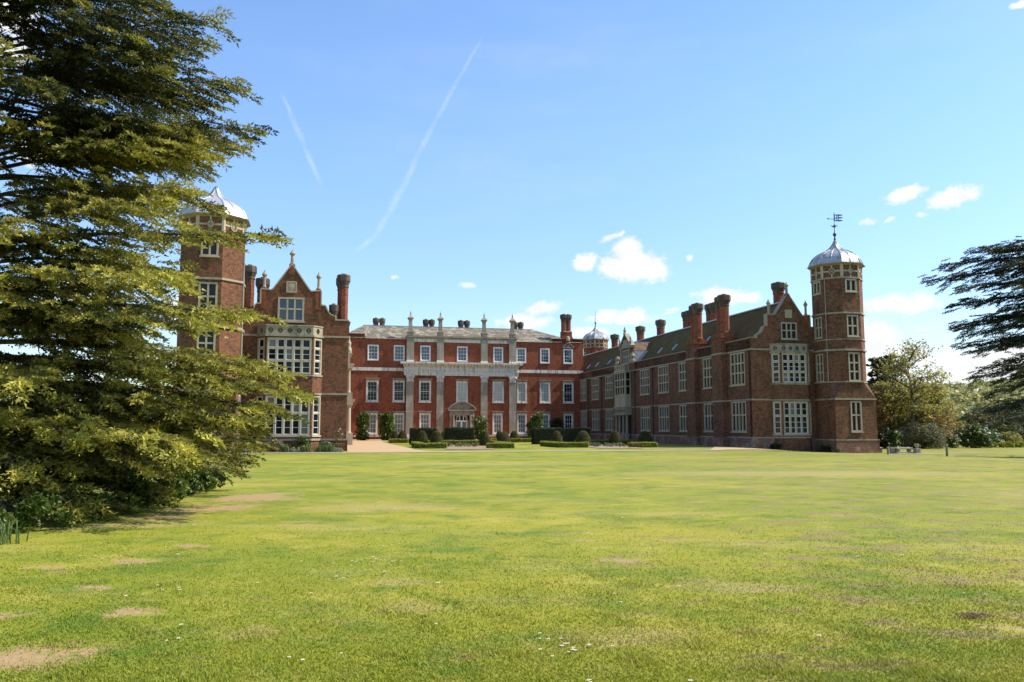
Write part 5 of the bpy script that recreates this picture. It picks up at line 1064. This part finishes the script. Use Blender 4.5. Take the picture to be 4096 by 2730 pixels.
for i, xx in enumerate((63.6, 64.9, 66.2, 67.5, 68.8, 70.1)):
    bush('shrub', ['small rounded gold-green shrub, first from the dark rhododendron', 'second small rounded gold-green shrub in the edging row', 'third small rounded gold-green shrub in the edging row', 'fourth small rounded gold-green shrub in the edging row', 'fifth small rounded gold-green shrub in the edging row', 'gold-green shrub at the right end of the edging row'][i], 'shrub', xx, 110.2 + i * .25, .75, .6, .75, 'box_hedge', .09, 900, 440 + i, 'gold-green edging shrubs', 0, False, lumps=10)
# hills with a far wood
hv = []; nxh, nyh = 70, 14
for j in range(nyh):
    for i in range(nxh):
        a = R(-60 + 130 * i / (nxh - 1)); d = 230 + 60 * j; hgt = 47 * sst(j / 9) * (.88 + .06 * math.sin(a * 9 + 1) + .05 * math.sin(a * 23)) * (.35 + .65 * sst((a - .2) / .2)) ; hv.append((d * math.sin(a), d * math.cos(a), -8 + hgt))
hm = bpy.data.meshes.new('hills'); hm.from_pydata(hv, [], [(j * nxh + i, j * nxh + i + 1, (j + 1) * nxh + i + 1, (j + 1) * nxh + i) for j in range(nyh - 1) for i in range(nxh - 1)])
M['hill'] = gravel('far_meadow', (0.10, 0.13, 0.03), (0.16, 0.17, 0.05), (0.07, 0.09, 0.03)); hm.materials.append(M['hill']); hm.polygons.foreach_set('use_smooth', [True] * len(hm.polygons)); hill = bpy.data.objects.new('hills', hm); COL.objects.link(hill); tag(hill, kind='structure')
rng = np.random.default_rng(77); P = []; T = []; S = []
def hz(a, d):
    j = (d - 230) / 60; return -8 + 47 * sst(j / 9) * (.88 + .06 * math.sin(a * 9 + 1) + .05 * math.sin(a * 23)) * (.35 + .65 * sst((a - .2) / .2))
for k in range(1500):
    a = R(rng.uniform(18, 46) if k < 1150 else rng.uniform(-45, 18)); d = 235 + 640 * rng.random() ** 1.3; x, y = d * math.sin(a), d * math.cos(a); r = rng.uniform(3.2, 6.0); m_ = 70 if k < 1150 else 30; u = rng.normal(size=(m_, 3)); u /= np.linalg.norm(u, axis=1)[:, None]; u[:, 2] = np.abs(u[:, 2])
    P.append(np.array([x, y, hz(a, d) + r * .5]) + u * r * np.array([1, 1, 1.15]) * rng.uniform(.7, 1.05, (m_, 1))); T.append(np.clip(rng.uniform(0, 1) + rng.normal(size=m_) * .12, 0, 1)); S.append(np.full(m_, r * .2))
P = np.vstack(P); wood = np_mesh('far_wood', leaves(rng, P, np.concatenate(S), .5, .75), 4, M['wood_far'], None, np.concatenate(T)); tag(wood, 'mixed spring wood covering the far hillside', 'wood', kind='stuff')

# ------------------------------------------------------------------ cedars
def spray_template(rng, n_side=6, tufts=4):
    """one flat cedar spray, 1 m long: needle tufts along a twig and its side twigs"""
    tri = []
    def tuft(p, d):
        d = d / np.linalg.norm(d); L = rng.uniform(.09, .16); dd = d + rng.normal(size=3) * np.array([.5, .5, .45]); dd[2] += .18; dd /= np.linalg.norm(dd); s = np.cross(dd, rng.normal(size=3)); s /= np.linalg.norm(s); w_ = rng.uniform(.024, .044)
        tri.append([p - s * w_, p + s * w_, p + dd * L])
    for i in range(9):
        t_ = (i + .5) / 9; tuft(np.array([t_, 0, -.10 * t_ * t_]), np.array([1, 0, -.1]))
    for i in range(n_side):
        for s in (-1, 1):
            t_ = .06 + .86 * (i + rng.random() * .6) / n_side; a = s * rng.uniform(.42, .8); L = .40 * (1 - .6 * t_) * rng.uniform(.8, 1.15); o = np.array([t_, 0, -.1 * t_ * t_]); d = np.array([math.cos(a), math.sin(a), rng.normal() * .08])
            for j in range(tufts): q = (j + .8) / tufts; tuft(o + d * L * q - np.array([0, 0, .06 * q * q]), d)
    return np.array(tri)
def cedar(label, x0, y0, branches, mt, seed, trunk_pts, trunk_r, size=.55, step=.42, sstep=.34, gap=0.2, twig=.009, vj=.07):
    """branches: [(root xyz, tip xyz, droop, half width)] laid out as flat plates of sprays"""
    rng = np.random.default_rng(seed); z0 = gz(x0, y0); o = thing('cedar_tree', label, 'tree', (x0, y0, z0), 'w', 'cedars framing the lawn')
    mb = MB(); mb.tube(trunk_pts, trunk_r, 12); wood = MB(); TT = [spray_template(rng) for _ in range(6)]; POS = []; FWD = []; SZ = []; TIP = []; BO = []
    for root, tip, droop, hw, dens in branches:
        old = -.34 * sst((tip[2] - 7.0) / 2.5) - (.30 if tip[2] < .9 else (.12 if tip[2] < 1.5 else 0))      # shade put into the needle tone: high boughs and ground skirt darkened
        root, tip = V3(root), V3(tip); D = tip - root; L = np.linalg.norm(D); dh = np.array([D[0], D[1], 0]); dh /= np.linalg.norm(dh) + 1e-9; side = np.array([-dh[1], dh[0], 0])
        def curve(s): return root + D * s + np.array([0, 0, 1]) * (droop * math.sin(math.pi * min(1, s) ** .8)) + side * math.sin(s * 2.6 + L) * .03 * L
        n = 7; pts = [curve(i / n) for i in range(n + 1)]; r0 = .0065 * L + .012; wood.tube(pts, [r0 * (1 - .88 * i / n) + .006 for i in range(n + 1)], 5)
        m_ = max(3, int(L * (1 - gap) / (step / dens)))
        for i in range(m_ + 1):
            s = gap + (1 - gap) * (i + rng.uniform(-.3, .3)) / m_; s = min(1.0, max(.05, s)); c = curve(s); wl_ = hw * min(1.0, 1.9 * (1 - s) + .22) * min(1, .35 + 1.6 * s) * rng.uniform(.7, 1.15)
            for sg in (-1, 1):
                a = sg * rng.uniform(.75, 1.25) * (1 - .45 * s); d = dh * math.cos(a) + side * math.sin(a) + np.array([0, 0, rng.normal() * .10]); e = c + d * wl_ - np.array([0, 0, .05 * wl_ * wl_])
                wood.tube([c, (c + e) / 2 + np.array([0, 0, .03]), e], [twig + .004 * wl_, twig * .7, .004], 3)
                k = max(1, int(wl_ / (sstep / dens)))
                for j in range(k):
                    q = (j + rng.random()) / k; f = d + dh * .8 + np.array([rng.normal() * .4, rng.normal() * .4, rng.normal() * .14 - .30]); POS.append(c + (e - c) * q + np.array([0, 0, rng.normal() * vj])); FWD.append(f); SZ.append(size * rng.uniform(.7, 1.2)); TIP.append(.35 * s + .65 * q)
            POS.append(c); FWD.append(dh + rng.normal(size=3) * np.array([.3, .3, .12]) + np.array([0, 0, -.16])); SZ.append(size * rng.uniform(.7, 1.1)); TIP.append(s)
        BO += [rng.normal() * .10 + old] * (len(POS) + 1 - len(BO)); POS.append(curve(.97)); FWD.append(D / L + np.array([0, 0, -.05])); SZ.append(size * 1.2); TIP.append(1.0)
    POS, FWD, SZ, TIP, BO = map(np.array, (POS, FWD, SZ, TIP, BO)); N = len(POS); FWD /= np.linalg.norm(FWD, axis=1)[:, None]
    upv = np.array([0, 0, 1.0]) + rng.normal(size=(N, 3)) * .28; lat = np.cross(upv, FWD); lat /= np.linalg.norm(lat, axis=1)[:, None]; nrm = np.cross(FWD, lat)
    V = []; tone = []
    for k, tm in enumerate(TT):
        sel = np.arange(N) % len(TT) == k; A = POS[sel]; s = SZ[sel][:, None, None, None]
        W_ = A[:, None, None, :] + s * (tm[None, :, :, 0:1] * FWD[sel][:, None, None, :] + tm[None, :, :, 1:2] * lat[sel][:, None, None, :] + tm[None, :, :, 2:3] * nrm[sel][:, None, None, :])
        V.append(W_.reshape(-1, 3)); b_ = np.clip(TIP[sel] ** 1.7 * .85 + BO[sel] + rng.normal(size=sel.sum()) * .09 + .03, 0, 1); tone.append(np.clip(b_[:, None] + rng.normal(size=(sel.sum(), len(tm))) * .07, 0, 1).ravel())  # tips yellow as new growth; shade inside the crown is put into the tone
    print('cedar sprays', N, 'triangles', sum(len(v) for v in V) // 3)
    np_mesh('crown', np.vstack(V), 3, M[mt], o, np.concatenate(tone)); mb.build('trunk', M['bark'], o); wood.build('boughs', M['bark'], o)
    return o
rng = np.random.default_rng(5)
def reach(zc, dist):
    """how far the crown spreads towards the house at a given height: narrow at mid height, wide above and below"""
    k = (zc - 1.7) / dist
    hs_ = [-.13, -.06, -.01, .03, .055, .08, .105, .13, .165, .20, .235, .265, .30, .36, .42, .50]; xs_ = [-.40, -.39, -.375, -.345, -.335, -.345, -.365, -.375, -.42, -.425, -.425, -.40, -.385, -.375, -.375, -.385]
    return float(np.interp(k, hs_, xs_))
def fit(tip, root, hw):
    tip = list(tip)
    for _ in range(40):
        if (tip[0] + .55 * hw * .4) / tip[1] <= reach(tip[2], tip[1]): break
        tip[0] += (root[0] - tip[0]) * .06; tip[1] += (root[1] - tip[1]) * .06
    return tuple(tip)
TX, TY = -14.0, 21.3; tz = gz(TX, TY); BR = []
def fromtrunk(zr): return (TX + rng.normal() * .15, TY + rng.normal() * .15, zr)
# boughs whose tips show against the sky, the house and the lawn: tip (x, y, z), height of the root, half width
for tx, ty, z_, zr, hw in [(-8.2, 20.5, 12.3, 11.5, 1.7), (-7.5, 20.8, 10.6, 11.2, 1.9), (-7.3, 21.6, 9.7, 9.6, 1.7), (-7.45, 20.8, 9.0, 9.4, 1.6), (-7.6, 19.4, 8.2, 8.6, 1.5), (-8.6, 22.5, 7.9, 8.2, 1.4), (-8.4, 19.9, 7.5, 7.4, 1.4), (-7.8, 18.6, 7.2, 7.6, 1.4),
        (-7.6, 17.4, 6.5, 6.8, 1.4), (-5.25, 17.0, 5.65, 6.2, 1.6), (-7.3, 17.6, 5.0, 5.6, 1.4), (-7.8, 18.4, 4.9, 4.8, 1.4), (-5.45, 16.4, 3.95, 4.6, 1.7), (-6.6, 15.6, 4.5, 5.0, 1.4), (-6.0, 15.2, 3.6, 4.4, 1.5), (-4.65, 16.6, 2.45, 3.4, 1.8), (-5.1, 17.6, 2.9, 3.8, 1.6), (-5.2, 17.9, 2.1, 2.8, 1.7), (-5.7, 18.2, 1.75, 2.2, 1.7), (-6.3, 19.4, 1.3, 1.8, 1.6), (-7.5, 22.4, .85, 1.4, 1.5), (-8.4, 24.4, .45, 1.0, 1.4), (-5.5, 16.0, 1.9, 2.6, 1.5), (-6.0, 15.0, 1.4, 1.9, 1.5)]:
    BR.append((fromtrunk(zr), (tx, ty, z_), .25, hw * (.8 if 3.8 < z_ < 8.5 else 1.1), 1.12))
# boughs coming towards the lawn edge near the camera
for i in range(46):
    zz = .4 + 12.5 * (i / 46); zz = max(.35, round(zz / .95) * .95 + rng.normal() * .08); a = R(rng.uniform(-112, -18)); Rz = 9.3 - .30 * zz - (0 if zz > 1.2 else (1.2 - zz) * 1.2); L = Rz * rng.uniform(.72, 1.0)
    rt = fromtrunk(zz + .3); hw = rng.uniform(1.2, 1.9); BR.append((rt, fit((TX + math.cos(a) * L, TY + math.sin(a) * L, max(.25, zz - .25 * rng.random() + tz)), rt, hw), .3, hw, 1.1))
for i in range(26):     # the skirt that sweeps the ground
    a = R(rng.uniform(-105, -20)); L = rng.uniform(6.6, 8.4); hw = rng.uniform(1.3, 1.9); zz = rng.choice([.25, .45, .8, 1.1]); rt = fromtrunk(zz + .9)
    BR.append((rt, fit((TX + math.cos(a) * L, TY + math.sin(a) * L, zz + tz), rt, hw), .25, hw, 1.1))
for i in range(20):     # dense dark boughs high on the crown
    zz = 7.6 + 6.6 * i / 20; a = R(rng.uniform(-75, 60)); L = (7.4 - .25 * (zz - 7)) * rng.uniform(.75, 1.0); rt = fromtrunk(zz + .2); hw = rng.uniform(1.4, 1.9)
    BR.append((rt, fit((TX + math.cos(a) * L, TY + math.sin(a) * L, zz - .1), rt, hw), .3, hw, 1.15))
BR.append(((TX, TY, 7.5), (-11.9, 20.0, 13.0), .3, .7, .7))
# the rest of the crown, behind and to the left, and above the frame
for i in range(44):
    zz = .6 + 15.0 * (i / 44); zz = round(zz / .95) * .95 + .1; a = R(rng.uniform(-38, 242)); Rz = (8.2 - .30 * zz) if zz < 12 else (4.6 - .75 * (zz - 12)); L = max(1.2, Rz * rng.uniform(.7, .95))
    rt = fromtrunk(zz + .2); BR.append((rt, fit((TX + math.cos(a) * L, TY + math.sin(a) * L, zz - .1), rt, 1.5), .25, rng.uniform(1.2, 1.7), .55))
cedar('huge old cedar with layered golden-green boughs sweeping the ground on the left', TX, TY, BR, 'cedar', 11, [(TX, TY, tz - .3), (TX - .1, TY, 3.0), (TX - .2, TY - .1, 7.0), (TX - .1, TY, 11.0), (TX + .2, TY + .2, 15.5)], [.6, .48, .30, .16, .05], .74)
rng = np.random.default_rng(6); TX, TY = 54.5, 75.0; tz = gz(TX, TY); BR = []
for tx, ty, z_, zr, hw in [(38.5, 75, 15.1, 16.5, 2.4), (41.4, 77, 17.0, 17.0, 2.2), (39.7, 73, 12.5, 14.0, 2.0), (43.3, 76, 18.0, 18.0, 2.4), (40.2, 72, 14.0, 15.0, 2.0), (40.6, 74, 10.9, 12.0, 2.0), (42.5, 77, 11.0, 12.4, 1.9), (40.1, 72, 9.7, 11.4, 1.8), (41.4, 75, 9.0, 10.2, 2.2), (41.2, 72, 8.4, 9.8, 1.8), (41.6, 74, 6.2, 7.6, 1.7), (44.0, 76, 7.2, 8.6, 1.6), (43.2, 73, 5.8, 7.0, 1.6), (42.0, 72, 4.7, 6.4, 1.6), (38.2, 70, 2.7, 4.6, 1.6), (39.1, 68, 2.1, 3.6, 1.8), (42.6, 73, 3.2, 5.0, 1.6), (44.4, 74, 17.8, 18.6, 2.2), (44.0, 73, 12.1, 13.2, 2.0), (44.0, 73, 8.8, 10.6, 1.9), (44.0, 72, 16.0, 16.8, 2.2), (40.8, 67, 1.7, 3.2, 2.0), (44.2, 71, 13.8, 15.4, 2.2), (43.9, 71, 6.6, 8.6, 1.8)]:
    BR.append((fromtrunk(zr), (tx, ty, z_), .5, hw * .9, 1.25))
for i in range(18):
    zz = 6.5 + 12.6 * i / 18; a = R(rng.uniform(-75, 85)); L = (15 - .38 * zz) * rng.uniform(.6, .9); BR.append((fromtrunk(zz + .4), (TX + math.cos(a) * L, TY + math.sin(a) * L, zz), .5, 2.3, .33))
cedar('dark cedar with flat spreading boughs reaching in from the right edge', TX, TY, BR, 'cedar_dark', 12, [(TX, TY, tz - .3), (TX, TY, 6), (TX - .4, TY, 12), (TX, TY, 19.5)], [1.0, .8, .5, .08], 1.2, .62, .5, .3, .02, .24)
# plants in the shade along the cedar's skirt
rng = np.random.default_rng(31)
for i in range(13):
    f = i / 12; x = -8.3 - .5 * f + rng.normal() * .25; y = 13.6 + 11.0 * f
    lab = ['leafy green plant in the shade at the near end of the cedar skirt', 'leafy green plant in the shade at the far end of the cedar skirt', 'leafy green plant among the grass below the cedar boughs'][0 if i == 0 else (1 if i == 12 else 2)]
    bush('shade_plant', lab, 'plant', x, y, .45, .4, rng.uniform(.45, .85), 'camellia', .06, 700, 700 + i, 'plants in the cedar shade' if 0 < i < 12 else None, 0, False, lumps=8)
strap_plant('strap-leaved narcissus clump with dry heads at the left edge', -7.9, 12.9, .35, .42, 90, 751, None, 'iris', 'w', 'narcissus_clump', 9)

# ------------------------------------------------------------------ grass, flowers and soil on the near lawn
rng = np.random.default_rng(91)
def in_bare(x, y):
    v = np.full(len(x), -9.0)
    for a, b_, rx, ry, rot in BARE:
        c, s = math.cos(R(rot)), math.sin(R(rot)); u, w_ = ((x - a) * c + (y - b_) * s) / rx, (-(x - a) * s + (y - b_) * c) / ry; v = np.maximum(v, 1 - np.hypot(u, w_))
    return v
NB = 420000
yy = 1 / (1 / 4.6 - rng.random(NB) * (1 / 4.6 - 1 / 30.0)); xx = (rng.random(NB) - .5) * (yy * 1.30 + 1.2)
keep = (in_bare(xx, yy) < .22 + rng.normal(size=NB) * .38) & (rng.random(NB) > np.clip((yy - 6) / 20, 0, 1) ** .6); xx, yy = xx[keep], yy[keep]
clump = np.sin(xx * 3.1 + np.sin(yy * 2.3) * 2) * np.sin(yy * 2.7 + np.cos(xx * 1.9) * 2) + .6 * np.sin(xx * 7.3 + yy * 5.1); n = len(xx)
zz = np.array([gz(a, b_) for a, b_ in zip(xx, yy)]); hgt = (.013 + .013 * np.clip(clump - .3, 0, 2) ** 1.3 + .009 * rng.random(n)) * (1 + yy * .02) * (1 - .72 * np.clip((yy - 6) / 16, 0, 1)); hgt *= np.where(rng.random(n) > .985, 1.9, 1.0); wd = (.0022 + .00062 * yy)
a = rng.uniform(0, 2 * math.pi, n); ln = hgt * rng.uniform(.2, 1.5, n); B = np.stack([xx, yy, zz - .004], 1); s = np.stack([-np.sin(a) * wd, np.cos(a) * wd, np.zeros(n)], 1)
tip = B + np.stack([np.cos(a) * ln, np.sin(a) * ln, hgt], 1); V = np.stack([B - s, B + s, tip], 1).reshape(-1, 3)
gr = np_mesh('grass', V, 3, M['blades'], None, np.clip(rng.random(n) * .8 + .12 * clump + .25 * np.clip((yy - 9) / 15, 0, 1), 0, 1)); tag(gr, 'short mown spring grass of the near lawn', 'grass', kind='stuff')
dm = MB()
for k in range(9):
    a = 2 * math.pi * k / 9; c, s_ = math.cos(a), math.sin(a); dm.face([(0, 0, .030), (c * .009 - s_ * .004, s_ * .009 + c * .004, .032), (c * .017, s_ * .017, .029), (c * .009 + s_ * .004, s_ * .009 - c * .004, .032)], 0)
dm.lathe((0, 0), [(.006, .030), (.005, .035)], 8, m=1); dm.tube([(0, 0, -.01), (0, 0, .03)], [.0012, .0012], 4, 2)
def flower(label, group, cat, spots, name, mesh_mats, first=None):
    src = None
    for x, y, s in spots:
        if src is None: src = dm.build(name, mesh_mats, None); o = src
        else: o = src.copy(); COL.objects.link(o)
        o.location = (x, y, gz(x, y)); o.scale = (s, s, s * .9); o.rotation_euler = (0, 0, x * 7); tag(o, label, cat, group)
DS = []
for cx, cy, n_, sp in [(-1.95, 11.0, 17, .28), (-1.8, 12.6, 4, .2), (-3.75, 9.1, 6, .2), (.45, 6.55, 12, .16), (.3, 6.95, 4, .1), (.55, 5.75, 3, .1), (2.2, 5.2, 7, .12), (-5.7, 11.4, 5, .2), (-1.65, 6.4, 3, .12), (-2.7, 6.9, 2, .06)]:
    DS += [(cx + rng.normal() * sp, cy + rng.normal() * sp * .6, rng.uniform(.8, 1.2)) for _ in range(n_)]
DS += [(rng.uniform(-.5, .6) * y_, y_, rng.uniform(.8, 1.2) * (1 + y_ / 40)) for y_ in rng.uniform(5.2, 26, 46)]
flower('tiny white daisy growing in the mown lawn', 'daisies in the lawn', 'daisy', DS, 'daisy', [M['petal'], M['yolk'], M['iris']])
flower('small yellow dandelion growing in the mown lawn', 'dandelions in the lawn', 'dandelion', [(rng.uniform(-.5, .5) * y_, y_, rng.uniform(1.1, 1.6)) for y_ in rng.uniform(5.5, 20, 16)], 'dandelion', [M['yolk'], M['yolk'], M['iris']])
for i, (x, y, r, lab) in enumerate([(4.22, 7.75, .17, 'largest dark molehill on the right of the near lawn'), (3.95, 6.25, .10, 'dark crumbly molehill lowest but one on the right'), (5.0, 6.0, .13, 'dark molehill nearest the bottom right corner'), (4.15, 6.05, .08, 'small scraped molehill beside the bare patch')]):
    rg = np.random.default_rng(800 + i); n = 260; a = rg.uniform(0, 2 * math.pi, n); d = r * np.minimum(np.abs(rg.normal(size=n)) * .62, 1.6); P = np.stack([x + d * np.cos(a) * 1.4, y + d * np.sin(a), gz(x, y) + .006 + .035 * np.clip(1 - (d / r) ** 2, 0, 1) * rg.uniform(.5, 1.1, n)], 1)
    mb = MB()
    for p in P:
        k = rg.uniform(.003, .010); mb.lathe((p[0], p[1]), [(k * .8, p[2] - k), (k, p[2]), (k * .5, p[2] + k * .7)], 5, rg.uniform(0, 2))
    o = mb.build('molehill', M['mole_soil'], None); tag(o, lab, 'molehill', 'molehills on the right lawn')
